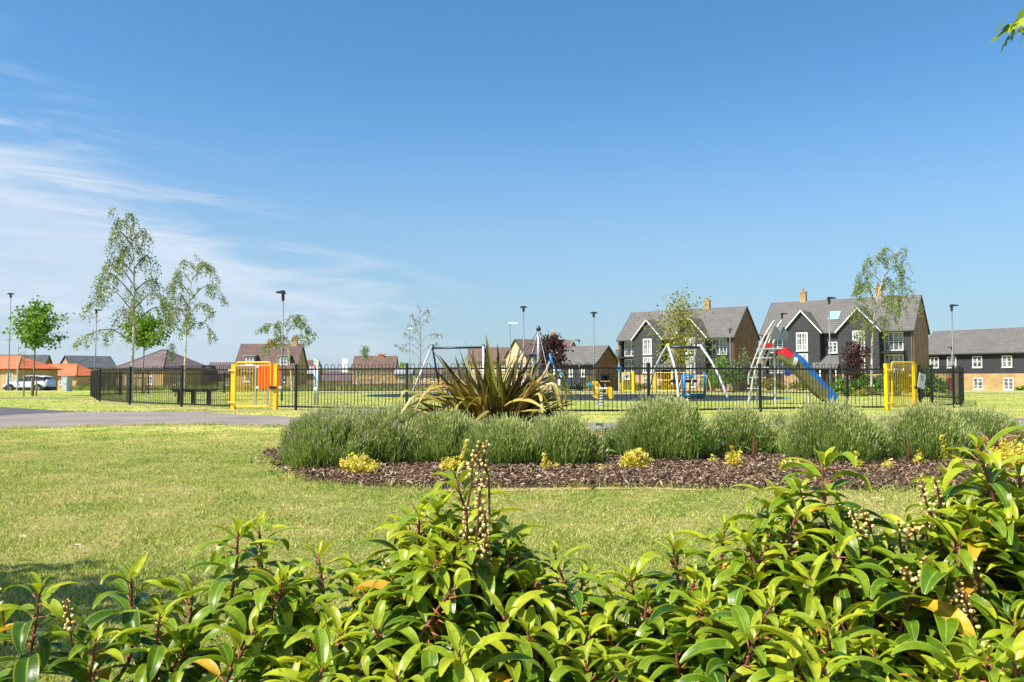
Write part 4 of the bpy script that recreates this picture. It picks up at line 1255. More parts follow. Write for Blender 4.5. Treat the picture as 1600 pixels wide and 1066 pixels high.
# tilted white notice on the right railings
c = GD(1437.5, 19.2 * KY)
nb = empty('notice', (c[0], c[1] - .07, .80), 'white notice hanging askew on the railings beside the right gate', 'notice', None, R(32))
T = Matrix.Rotation(R(14), 4, 'Y')
mb = MB(); mb.box(-.16, .16, -.006, .006, -.21, .21, 0, T); mb.build('panel', mat('notice_panel', (0.50, 0.55, 0.62), 0.4, var=.05), nb)
mb = MB()
for (x, z, wd, h) in ((-.05, .07, .05, .09), (.03, .08, .04, .07), (-.01, .02, .10, .03)): mb.box(x - wd / 2, x + wd / 2, -.011, -.006, z, z + h, 0, T)
mb.build('emblem', mat('notice_emblem', (0.32, 0.10, 0.16), 0.6), nb)


# ================================================================== PLAY EQUIPMENT
def play_board():
    c = GD(418, 25.5)
    r = empty('play_board', (c[0], c[1], 0), 'bright orange play board on a grey post behind the left gate', 'play board', None, R(6))
    k = 25.5 / F
    x0, x1 = (403 - 418) * k, (438 - 418) * k
    zt, zb = .88 + (591 - 568.5) * k, .88 + (591 - 606.5) * k
    mb = MB()
    mb.prism([(x0, -.015, zb), (x1, -.015, zb - .02), (x1, -.015, zt - .05), (x1 - .10, -.015, zt + .01), (x0 + .05, -.015, zt - .03), (x0, -.015, zt - .08)], (0, .03, 0))
    mb.build('board', M['orange'], r)
    for x in ((400 - 418) * k, (418 - 418) * k):
        pb = MB(); pb.tube([(x, .05, -.05), (x, .05, zt - .02 if x < -.1 else zb + .1)], .035, 8); pb.build('post', M['greypost'], r)
    cb = MB()
    for (x, z) in ((x0 + .0, zb + .02), (x1 - .0, zb + .02), (x1 - .08, zt - .02), (x0 + .02, zt - .1)): cb.box(x - .04, x + .04, -.03, .03, z - .035, z + .035)
    cb.build('clip', M['white'], r)


play_board()


def bench():
    c = GD(309, 27.0); k = 27.0 / F
    r = empty('bench', (c[0], c[1], 0), 'black backless bench on three legs behind the railings', 'bench', None, R(-4))
    x0, x1 = (270 - 309) * k, (340 - 309) * k; zt = .88 - (607.5 - 591) * k
    mb = MB()
    for i in range(4): mb.box(x0, x1, -.24 + i * .125, -.24 + i * .125 + .105, zt - .045, zt)
    mb.build('seat', M['black'], r)
    for px in (281, 303, 328):
        x = (px - 309) * k; lb = MB(); lb.box(x - .055, x + .055, -.07, .07, -.04, zt - .09); lb.prism([(x - .18, -.2, zt - .045), (x + .18, -.2, zt - .045), (x + .14, -.2, zt - .10), (x - .14, -.2, zt - .10)], (0, .44, 0)); lb.build('leg', M['black'], r)


bench()


def play_posts():
    c = GD(494.5, 27.0); k = 27.0 / F
    r = empty('activity_posts', (c[0], c[1], 0), 'pair of grey posts with orange, blue and white knobs', 'play equipment')
    for (px, zt, y) in ((491, .88 + 27 * k, .15), (498.5, .88 + 25.5 * k, -.15)):
        x = (px - 494.5) * k; mb = MB(); mb.tube([(x, y, -.05), (x, y, zt)], .045, 10); p = mb.build('post', M['galv'], r, True)
        cb = MB(); cb.tube([(x, y, zt - .02), (x, y, zt + .03), (x, y, zt + .045)], [.055, .055, .03], 10); cb.build('cap', M['white'], p, True)
    for (py, m) in ((573, M['orange']), (590.5, M['blue']), (609, M['white'])):
        z = .88 + (591 - py) * k; b = MB(); b.tube([(-.07, 0, z), (-.05, 0, z), (.05, 0, z), (.07, 0, z)], [.05, .085, .085, .05], 12); b.build('knob', m, r, True)
    rb = MB(); rb.tube([(0, .15, .4), (0, -.15, .4)], .015, 6); rb.tube([(0, .15, .88), (0, -.15, .88)], .015, 6); rb.tube([(0, .15, 1.25), (0, -.15, 1.25)], .015, 6); rb.build('spindle', M['galv'], r)


play_posts()


def swing_set():
    Y = 42.0; c = GD(715, Y); k = Y / F
    r = empty('swing_set', (c[0], c[1], 0), 'two bay swing set with silver front legs, behind the spiky flax', 'swing set')
    zt = .88 + (591 - 541) * k
    xl, xr = (675 - 715) * k, (755 - 715) * k
    for (xa, f, b_) in ((xl, -.92, .35), (xr, .10, .95)):
        mb = MB(); mb.tube([(xa, -.05, zt), (xa + f, -1.15, 0)], .06, 10); mb.build('leg', M['galv'], r, True)
        mb = MB(); mb.tube([(xa, .05, zt), (xa + b_ , 1.3, 0)], .05, 10); mb.build('leg', M['navy'], r, True)
        cb = MB(); cb.ball((xa, 0, zt), .10, 10, 6); cb.build('corner_joint', M['navy'], r, True)
    mb = MB(); mb.tube([(xl, 0, zt - .10), (xr, 0, zt - .06)], .055, 10); mb.build('beam', M['navy'], r, True)
    for (px, zs, m) in ((693, .5, M['yellow']), (708, .5, M['black']), (726, .5, M['black']), (741, .5, M['black'])):
        x = (px - 715) * k; ch = MB()
        for dx in (-.16, .16): ch.tube([(x + dx, 0, zt - .1), (x + dx * .9, 0, zs + .1)], .009, 5)
        s_ = MB()
        if m is M['yellow']:
            s_.tube([(x, 0, zs - .12), (x, 0, zs - .08), (x, 0, zs + .1), (x, 0, zs + .22)], [.10, .19, .21, .20], 12)
        else:
            s_.box(x - .2, x + .2, -.09, .09, zs, zs + .04)
        sw = s_.build('swing_seat', m, r)
        ch.build('chains', M['galv'], sw)


swing_set()


def basket_swing():
    Y = 38.0; c = GD(1069, Y); k = Y / F
    r = empty('basket_swing', (c[0], c[1], 0), 'basket swing on four curved silver legs', 'swing')
    X = lambda px: (px - 1069) * k
    zt = .88 + (591 - 539) * k
    for (top, mid, foot, yf) in (((1043.5, 539), (1051, 580), (1052, 617), -1.2), ((1043, 540), (1026, 578), (1017.5, 613), 1.1), ((1094, 539), (1112, 576), (1126, 616), -1.2), ((1092, 543), (1086, 575), (1083.5, 612), 1.1)):
        zm = .88 + (591 - mid[1]) * k
        mb = MB(); mb.tube(curve([(X(top[0]), 0, zt), (X(mid[0]), yf * .55, zm), (X(foot[0]), yf, -.02)], 8), .058, 10); mb.build('leg', M['galv'], r, True)
    mb = MB(); mb.tube([(X(1045), 0, zt - .10), (X(1093), 0, zt - .12)], .06, 10); mb.build('beam', M['navy'], r, True)
    cb = MB(); cb.ball((X(1044), 0, zt - .04), .11, 10, 6); cb.build('corner_joint', M['limeplastic'], r, True)
    zs = .88 - 4.5 * k; rr = .55; b = MB(); xs = X(1068)
    ring = [(xs + rr * math.cos(t), rr * math.sin(t), zs) for t in np.linspace(0, 2 * math.pi, 25)]
    b.tube(ring, .065, 8, cap=False)
    for i in range(-4, 5):
        t = i / 5 * rr; e = math.sqrt(max(rr * rr - t * t, .01)); b.tube([(xs + t, -e, zs), (xs + t, 0, zs - .06), (xs + t, e, zs)], .012, 5); b.tube([(xs - e, t, zs), (xs, t, zs - .06), (xs + e, t, zs)], .012, 5)
    bs = b.build('basket_seat', M['black'], r, True)
    ro = MB()
    for sx in (-1, 1):
        for sy in (-1, 1): ro.tube([(xs + sx * .5, 0, zt - .15), (xs + sx * .42, sy * .36, zs + .05)], .012, 5)
    ro.build('ropes', M['greypost'], bs)


M['limeplastic'] = mat('lime_cap', (0.42, 0.52, 0.03), 0.4)
basket_swing()


def blue_rocker():
    Y = 34.5; c = GD(1085, Y); k = Y / F
    r = empty('rocker', (c[0], c[1], 0), 'blue framed standing rocker with pale curved hand rails, under the basket swing', 'play equipment')
    X = lambda px: (px - 1085) * k; Z = lambda py: .88 + (591 - py) * k
    for (px, t, b_) in ((1068.5, 583, 622.5), (1100.5, 581.5, 619)):
        mb = MB(); mb.tube([(X(px), 0, max(Z(b_), -.02)), (X(px), 0, Z(t))], .055, 10); mb.build('post', M['blue'], r, True)
    mb = MB(); mb.tube([(X(1068), 0, Z(617.5)), (X(1101), 0, Z(617))], .06, 8); mb.tube([(X(1072), 0, Z(590)), (X(1082), 0, Z(589))], .05, 8); mb.tube([(X(1072), 0, Z(586)), (X(1083), .0, Z(587.5))], .03, 8); mb.build('crossbar', M['blue'], r, True)
    for (pts, y) in (([(1085, 588), (1092, 590), (1088.5, 601), (1092, 612)], -.25), ([(1091, 588), (1101, 588), (1107, 600), (1108.5, 612)], -.2), ([(1066, 594), (1062.5, 604), (1062, 611)], .2), ([(1079, 588), (1084, 592), (1078, 611)], .25)):
        mb = MB(); mb.tube(curve([(X(a), y, Z(b)) for a, b in pts], 6), .028, 8); mb.build('hand_rail', M['beige'], r, True)
    mb = MB()
    for px in (1078, 1093): mb.tube([(X(px), 0, -.02), (X(px), 0, .02), (X(px), 0, .10)], [.25, .25, .10], 12)
    mb.build('rocker_base', M['black'], r)
    mb = MB(); mb.box(X(1074), X(1098), -.22, .22, Z(613.5), Z(612.5)); mb.build('platform', M['black'], r)


blue_rocker()


M['steel'] = mat('brushed_steel', (0.60, 0.56, 0.52), 0.35, 0.5, var=.1)
M['chuteblue'] = mat('chute_blue', (0.010, 0.125, 0.40), 0.4, var=.18, scale=3)


def slide():
    Y = 27.5; k = Y / F
    c = GD(1180, Y)
    r = empty('slide', (c[0], c[1], 0), 'slide with arched steel ladder, red hood and blue and olive chute', 'slide')
    X = lambda px: (px - 1180) * k; Z = lambda py: .88 + (591 - py) * k
    railA = [(1168, 632.5, 0), (1172.5, 610, 0), (1178.5, 584, 0), (1186.5, 560, 0), (1196.5, 536.5, 0), (1204.5, 518, 0), (1212, 503.5, 0)]
    railB = [(a + 18.5, b - 1.5, .45) for a, b, _ in railA]
    for rl in (railA, railB):
        mb = MB(); mb.tube(curve([(X(a), y, max(Z(b), -.03)) for a, b, y in rl], 6), .042, 10); mb.build('ladder_rail', M['steel'], r, True)
        hr = [(rl[0][0] + .5, 601, rl[0][2] - .04), (rl[2][0] - 8, rl[2][1] - 2, rl[2][2] - .04), (rl[4][0] - 6.5, rl[4][1] - 3, rl[4][2] - .04), (rl[6][0] - 4.5, rl[6][1] + 1, rl[6][2] - .04), (rl[6][0], rl[6][1] - 1.5, rl[6][2] - .02)]
        mb = MB(); mb.tube(curve([(X(a), y, Z(b)) for a, b, y in hr], 6), .026, 8); mb.build('hand_rail', M['steel'], r, True)
    for py in (607, 590, 574, 559):
        i = np.interp(py, [q[1] for q in railA][::-1], [q[0] for q in railA][::-1])
        mb = MB(); mb.box(X(i) + .0, X(i + 18.5), -.06, .50, Z(py) - .02, Z(py) + .015); mb.build('step', M['galv'], r)
    mb = MB(); mb.box(X(1190), X(1222), -.05, .55, Z(544) - .04, Z(544)); mb.build('platform', M['galv'], r)
    gp_ = mat('guard_panel', (0.10, 0.13, 0.145), 0.35)
    for (y, dx) in ((-.02, 0), (.47, 20)):
        mb = MB(); mb.prism([(X(1203 + dx), y, Z(531)), (X(1218 + dx), y, Z(530)), (X(1221 + dx), y, Z(521)), (X(1213 + dx), y, Z(509)), (X(1211 + dx), y, Z(511))], (0, .015, 0)); mb.build('guard_panel', gp_, r)
    # chute: a trough running down to the right, a little away from the viewer
    y0, y1 = -.02, .50
    prof = [(1213, 551), (1222, 553), (1232, 560), (1243, 573), (1258, 591), (1271, 606), (1284, 617.5), (1296, 623.5), (1306, 625.5)]
    def dev(i): t = i / (len(prof) - 1); return -0.35 * t
    def trough(mb, ylo, hgt, base, s0=0, s1=None, th=.03, hs=None):
        s1 = s1 or len(prof) - 1
        b = len(mb.v)
        for i in range(s0, s1 + 1):
            a, p = prof[i]; y = ylo + dev(i)
            mb.v += [(X(a), y, Z(p) + base), (X(a), y + th, Z(p) + base), (X(a) + .12, y + th, Z(p) + (hs[i] if hs else hgt)), (X(a) + .12, y, Z(p) + (hs[i] if hs else hgt))]
        n = s1 - s0 + 1
        for i in range(n - 1):
            for j in range(4): mb.f.append((b + i * 4 + j, b + i * 4 + (j + 1) % 4, b + (i + 1) * 4 + (j + 1) % 4, b + (i + 1) * 4 + j)); mb.m.append(0)
        mb.f.append((b + 3, b + 2, b + 1, b)); e = b + (n - 1) * 4; mb.f.append((e, e + 1, e + 2, e + 3)); mb.m += [0, 0]
    near = MB(); trough(near, y0, .13, -.19, 0, 6)
    bed_ = MB(); b = 0
    for i, (a, p) in enumerate(prof):
        bed_.v += [(X(a), y0 + dev(i) + .03, Z(p) - .17), (X(a), y1 + dev(i), Z(p) - .17), (X(a), y1 + dev(i), Z(p) - .13), (X(a), y0 + .03 + dev(i), Z(p) - .13)]
    for i in range(len(prof) - 1):
        for j in range(4): bed_.f.append((i * 4 + j, i * 4 + (j + 1) % 4, i * 4 + 4 + (j + 1) % 4, i * 4 + 4 + j)); bed_.m.append(0)
    bed_.f += [(3, 2, 1, 0), (len(prof) * 4 - 4, len(prof) * 4 - 3, len(prof) * 4 - 2, len(prof) * 4 - 1)]; bed_.m += [0, 0]
    near.build('chute_side', M['olive'], r); bed_.build('chute_bed', M['olive'], r)
    far = MB(); trough(far, y1, .60, -.16, 3, hs=(0, 0, 0, .52, .64, .62, .50, .34, .18)); far.build('chute_side', M['chuteblue'], r)
    top_ = MB(); trough(top_, y1, .5, -.16, 0, 3, hs=(.05, .22, .36, .44)); top_.build('chute_hood', M['red'], r)
    tn = MB(); trough(tn, y0, .2, -.02, 0, 2, hs=(.14, .20, .14)); tn.build('chute_hood', M['red'], r)
    mb = MB(); mb.box(X(1197), X(1207), -.03, .48, Z(543), Z(536)); mb.build('platform_back', M['red'], r)
    pl = MB(); pl.tube([(X(1238), y0 - .04, Z(565)), (X(1243), y0 - .05, Z(566))], [.16, .16], 14); pl.build('side_disc', M['galv'], r)
    sp = MB(); sp.tube([(X(1268), .25, Z(614)), (X(1268), .25, -.03)], .04, 8); sp.build('support', M['galv'], r)
    sp = MB(); sp.tube([(X(1214), .25, Z(548)), (X(1214), .25, -.03)], .035, 8); sp.build('support', M['galv'], r)


slide()


def spring_horse():
    Y = 25.5; c = GD(938.5, Y); k = Y / F
    r = empty('spring_rider', (c[0], c[1], 0), 'yellow horse shaped spring rider with blue handle', 'spring rider')
    X = lambda px: (px - 938.5) * k; Z = lambda py: .88 + (591 - py) * k
    zp = Z(608)
    pts = []
    for i in range(110):
        t = i / 109; pts.append((.085 * math.cos(t * 2 * math.pi * 6), .085 * math.sin(t * 2 * math.pi * 6), .02 + (zp - .04) * t))
    mb = MB(); mb.tube(pts, .019, 7); mb.build('spring', M['galv'], r, True)
    mb = MB(); mb.tube([(0, 0, -.01), (0, 0, .03)], .17, 16); mb.build('base_plate', M['galv'], r)
    mb = MB(); mb.box(X(930), X(949), -.12, .12, zp, zp + .05); mb.build('seat', M['white'], r)
    head = [(925.5, 596.5), (928.5, 595), (933, 596), (936.5, 600.5), (938, 606), (936.5, 610), (935.5, 615), (934, 621.5), (931.5, 622.5), (928, 621.5), (925.8, 618.5), (928.5, 617), (931, 613), (930, 609), (926.5, 610.5), (924.5, 608), (925, 603)]
    tail = [(947, 606), (950, 604.5), (954, 604.5), (957.5, 607.5), (956, 612.5), (957.5, 618), (957, 622), (953, 623.5), (950.5, 621), (949.5, 616), (946.5, 613)]
    for (nm, pl) in (('horse_head', head), ('horse_tail', tail)):
        for y in (-.11, .09):
            mb = MB(); mb.prism([(X(a), y, Z(b)) for a, b in pl], (0, .022, 0)); mb.build(nm, M['yellow'], r)
    mane = [(929, 594.5), (931.5, 592), (935.5, 593), (938.2, 597), (939.3, 602.5), (937.5, 604), (935.5, 599.2), (932, 596.2)]
    mb = MB(); mb.prism([(X(a), -.04, Z(b)) for a, b in mane], (0, .08, 0)); mb.build('mane', M['black'], r)
    mb = MB(); mb.tube([(X(917.5), -.1, Z(602)), (X(919.5), -.1, Z(602)), (X(924.5), -.1, Z(601.5))], [.02, .09, .085], 10); mb.tube([(X(922), -.25, Z(602)), (X(922), .22, Z(602))], .03, 8); mb.build('handle', M['blue'], r, True)
    mb = MB(); mb.tube([(X(931.5), -.135, Z(600.5)), (X(931.5), -.11, Z(600.5))], .022, 8); mb.build('eye', M['black'], r)


spring_horse()


def net_climber():
    Y = 44.0; c = GD(841.5, Y); k = Y / F
    r = empty('rope_climber', (c[0], c[1], 0), 'tall grey mast with a cone of climbing ropes behind the flax', 'climbing net')
    X = lambda px: (px - 841.5) * k; Z = lambda py: .88 + (591 - py) * k
    zt = Z(513)
    mb = MB(); mb.tube([(0, 0, -.05), (0, 0, zt)], .085, 12); mb.build('mast', M['greypost'], r, True)
    mb = MB(); mb.tube([(0, 0, zt - .12), (0, 0, zt), (0, 0, zt + .08), (0, 0, zt + .14)], [.13, .13, .07, .05], 10); mb.build('mast_cap', M['navy'], r, True)
    mb = MB(); n = 8; zr = .9; rr = 1.6
    for i in range(n):
        a = 2 * math.pi * (i + .4) / n; d = Vector((math.cos(a), math.sin(a), 0))
        mb.tube([(0, 0, zt - .05), tuple(d * rr + Vector((0, 0, zr)))], .016, 5)
    for f in (.34, .55, .72, .88, 1.0):
        z = zt + (zr - zt) * f
        mb.tube([(rr * f * math.cos(2 * math.pi * (i + .4) / n), rr * f * math.sin(2 * math.pi * (i + .4) / n), z) for i in range(n + 1)], .012, 5, cap=False)
    mb.build('ropes', M['navy'], r)
    mb = MB(); mb.tube([(rr * math.cos(t), rr * math.sin(t), zr - .03) for t in np.linspace(0, 2 * math.pi, 33)], .04, 8, cap=False); mb.build('ring', M['deepred'], r, True)


M['deepred'] = mat('dull_red_metal', (0.30, 0.06, 0.06), 0.5)
net_climber()


def climbing_frame():
    Y = 46.0; c = GD(838, Y); k = Y / F
    r = empty('climbing_frame', (c[0], c[1], 0), 'white and blue climbing frame on posts behind the rope mast', 'climbing frame')
    X = lambda px: (px - 838) * k; Z = lambda py: .88 + (591 - py) * k
    for px, t in ((818, 560), (832, 553.5), (841, 553.5), (866, 572), (874, 585)):
        for y in (-.3, .6):
            mb = MB(); mb.tube([(X(px), y, -.05), (X(px), y, Z(t))], .05, 8); mb.build('post', M['white'], r)
    mb = MB(); mb.box(X(826), X(838), -.35, .65, Z(559), Z(553.5)); mb.build('hood', M['navy'], r)
    mb = MB(); mb.box(X(815), X(843), -.4, .7, Z(577), Z(574)); mb.build('platform', M['greypost'], r)
    for (m, y) in ((M['blue'], -.33), (M['blue'], .63)):
        mb = MB(); mb.tube([(X(859), y, Z(553)), (X(862.5), y, Z(566)), (X(875), y, Z(591))], .045, 8); mb.tube([(X(875), y, Z(578)), (X(887), y, Z(596)), (X(895), y, Z(604))], .035, 8); mb.build('sloping_rail', m, r, True)
    mb = MB(); mb.box(X(816), X(824), -.36, -.33, Z(586), Z(578)); mb.box(X(848), X(856), -.36, -.33, Z(590), Z(582)); mb.build('panel', M['white'], r)


climbing_frame()


def litter_bin():
    Y = 47.0; c = GD(944.5, Y); k = Y / F
    r = empty('litter_bin', (c[0], c[1], 0), 'black litter bin with an open slot and gold band', 'litter bin')
    z = lambda py: .88 + (591 - py) * k
    x = 7.0 * k; h = z(584)
    mb = MB(); mb.box(-x, x, -x, x, .05, h * .66); mb.box(-x * .97, -x * .8, -x * .97, x * .97, h * .66, h * .90); mb.box(x * .8, x * .97, -x * .97, x * .97, h * .66, h * .90); mb.box(-x * .8, x * .8, x * .8, x * .97, h * .66, h * .9); mb.build('body', M['black'], r)
    mb = MB(); mb.box(-x * 1.06, x * 1.06, -x * 1.06, x * 1.06, h * .90, h); mb.build('lid', M['black'], r)
    mb = MB(); mb.box(-x * 1.01, x * 1.01, -x * 1.02, -x * 1.0, h * .60, h * .64); mb.build('gold_band', M['yellow'], r)
    mb = MB(); mb.prism([(-x * .1, -x * 1.02, h * .25), (x * .12, -x * 1.02, h * .25), (x * .1, -x * 1.02, h * .5), (-x * .12, -x * 1.02, h * .5)], (0, .01, 0)); mb.build('bin_emblem', M['greypost'], r)


litter_bin()

# blue plates on poles
for (px, Y, py, wd, lab) in ((967, 50.5, 576, .34, 'small blue sign on a pole beside the far yellow gate'), (1230, 47.0, 583, .36, 'plain blue round cornered sign on a pole under the slide')):
    c = GD(px, Y); k = Y / F; z = .88 + (591 - py) * k
    r = empty('sign', (c[0], c[1], 0), lab, 'sign')
    mb = MB(); mb.tube([(0, 0, -.05), (0, 0, z + .25)], .04, 8); mb.build('pole', M['galv'], r)
    mb = MB(); q = wd * .9; mb.prism([(-wd / 2, -.05, z - q / 2 + .08), (-wd / 2 + .06, -.05, z - q / 2), (wd / 2 - .06, -.05, z - q / 2), (wd / 2, -.05, z - q / 2 + .08), (wd / 2, -.05, z + q / 2 - .08), (wd / 2 - .06, -.05, z + q / 2), (-wd / 2 + .06, -.05, z + q / 2), (-wd / 2, -.05, z + q / 2 - .08)], (0, .015, 0)); mb.build('plate', M['deepblue' if px > 1000 else 'blue'], r)


# ================================================================== STREET LAMPS
def lamp(px, ytop, yb, Y, label, head='double', m='column', hs=1.0, fat=1.0):
    c = XG(px, Y); k = Y / F; zt = CAM_H + (YH - ytop) * k
    r = empty('street_lamp', c, label, 'street lamp', 'street lamps around the green')
    h = zt - c.z
    mb = MB(); mb.tube([(0, 0, -.1), (0, 0, 1.2), (0, 0, 1.25), (0, 0, h)], [.065 * fat, .06 * fat, .042 * fat, .036 * fat], 10); mb.build('column', M[m], r, True)
    hb = MB(); s = hs
    if head == 'double':
        hb.tube([(0, 0, h - .25), (0, 0, h - .2), (0, 0, h + .02)], [.05, .085, .07], 8)
        hb.prism([(-.42 * s, -.12, h + .0), (.42 * s, -.12, h + .0), (.36 * s, -.12, h + .07), (.12, -.12, h + .11), (-.12, -.12, h + .11), (-.36 * s, -.12, h + .07)], (0, .24, 0)); mm = M['lamp_dark']
    elif head == 'side':
        hb.tube([(0, 0, h - .3), (0, 0, h - .02)], .075, 8)
        hb.prism([(-.12, -.11, h - .04), (.5 * s, -.11, h - .0), (.48 * s, -.11, h + .06), (-.05, -.11, h + .10)], (0, .22, 0)); mm = M['lamp_dark']
    elif head == 'left':
        hb.tube([(0, 0, h - .3), (0, 0, h - .02)], .06, 8)
        hb.prism([(.10, -.11, h - .04), (-.42 * s, -.11, h - .01), (-.42 * s, -.11, h + .04), (.04, -.11, h + .10)][::-1], (0, .22, 0)); mm = M['lamp_dark']
    else:
        hb.prism([(-.15 * s, -.14, h - .03), (.75 * s, -.14, h + .02), (.8 * s, -.14, h + .10), (.0, -.14, h + .14), (-.15 * s, -.14, h + .08)], (0, .28, 0)); mm = M['white']
    hb.build('lamp_head', mm, r)
    db = MB(); db.box(-.05, .05, -.085, -.06, .35, .9); db.build('access_door', M[m], r)


lamp(14, 460, 612, 62, 'plain grey street lamp at the far left, behind the maple', 'double', hs=.5)
lamp(149, 485, 610, 58, 'grey street lamp with a dark head left of the tall birch', 'side', hs=.8)
lamp(441, 457.5, 626, 31.5, 'grey street lamp inside the play area rising behind the yellow gate', 'left', 'column', .60, .72)
lamp(640, 514, 606, 82, 'slim grey street lamp with a flat white head beside the thin young tree', 'white')
lamp(797, 506, 606, 80, 'slim street lamp with a flat white head left of the rope mast', 'white')
lamp(818, 481, 612, 53, 'tall grey street lamp with a dark double head beside the rope mast', 'double', hs=.58)
lamp(905, 532, 612, 90, 'short grey street lamp in front of the low dark house', 'left', 'column', 1.2)
lamp(928, 490, 612, 54, 'tall grey street lamp with a dark double head behind the litter bin', 'double', hs=.58)
lamp(1141, 515, 612, 70, 'grey street lamp in front of the first apartment block', 'side', 'column', .5)
lamp(1223, 491, 612, 62, 'street lamp rising behind the arched slide ladder', 'side', 'column', .8)
lamp(1297, 466.5, 614, 46, 'tall grey street lamp in front of the apartment block with two chimneys', 'side', 'column', .75)
lamp(1489, 478, 612, 50, 'tall grey street lamp in front of the long house at the right', 'side', 'column', .75)
lamp(1487, 543, 612, 92, 'short far street lamp behind the tall one at the right', 'left', 'column', 1.0)
c = XG(28, 66)
r = empty('post', c, 'short grey post behind the white car', 'post'); mb = MB(); mb.tube([(0, 0, -.1), (0, 0, 3.4)], .05, 8); mb.build('column', M['galv'], r); mb = MB(); mb.tube([(0, 0, 3.4), (0, 0, 3.5)], [.06, .03], 8); mb.build('cap', M['galv'], r)

# grey utility cabinet
c = GD(105.5, 54.5); k = 54.5 / F
r = empty('utility_cabinet', (c[0], c[1], 0), 'grey metal utility cabinet on the grass right of the car', 'cabinet', None, R(-22))
mb = MB(); mb.box(-.25, .25, -.2, .2, -.1, .93); mb.build('body', M['cabinet'], r)
mb = MB(); mb.box(-.27, .27, -.22, .22, .93, .98); mb.build('lid', M['cabinet'], r)
mb = MB(); mb.box(-.22, .22, -.212, -.2, .08, .88); d_ = mb.build('door', M['cabinet'], r)
mb = MB(); mb.box(.14, .18, -.23, -.212, .45, .55); mb.build('handle', M['lamp_dark'], d_)


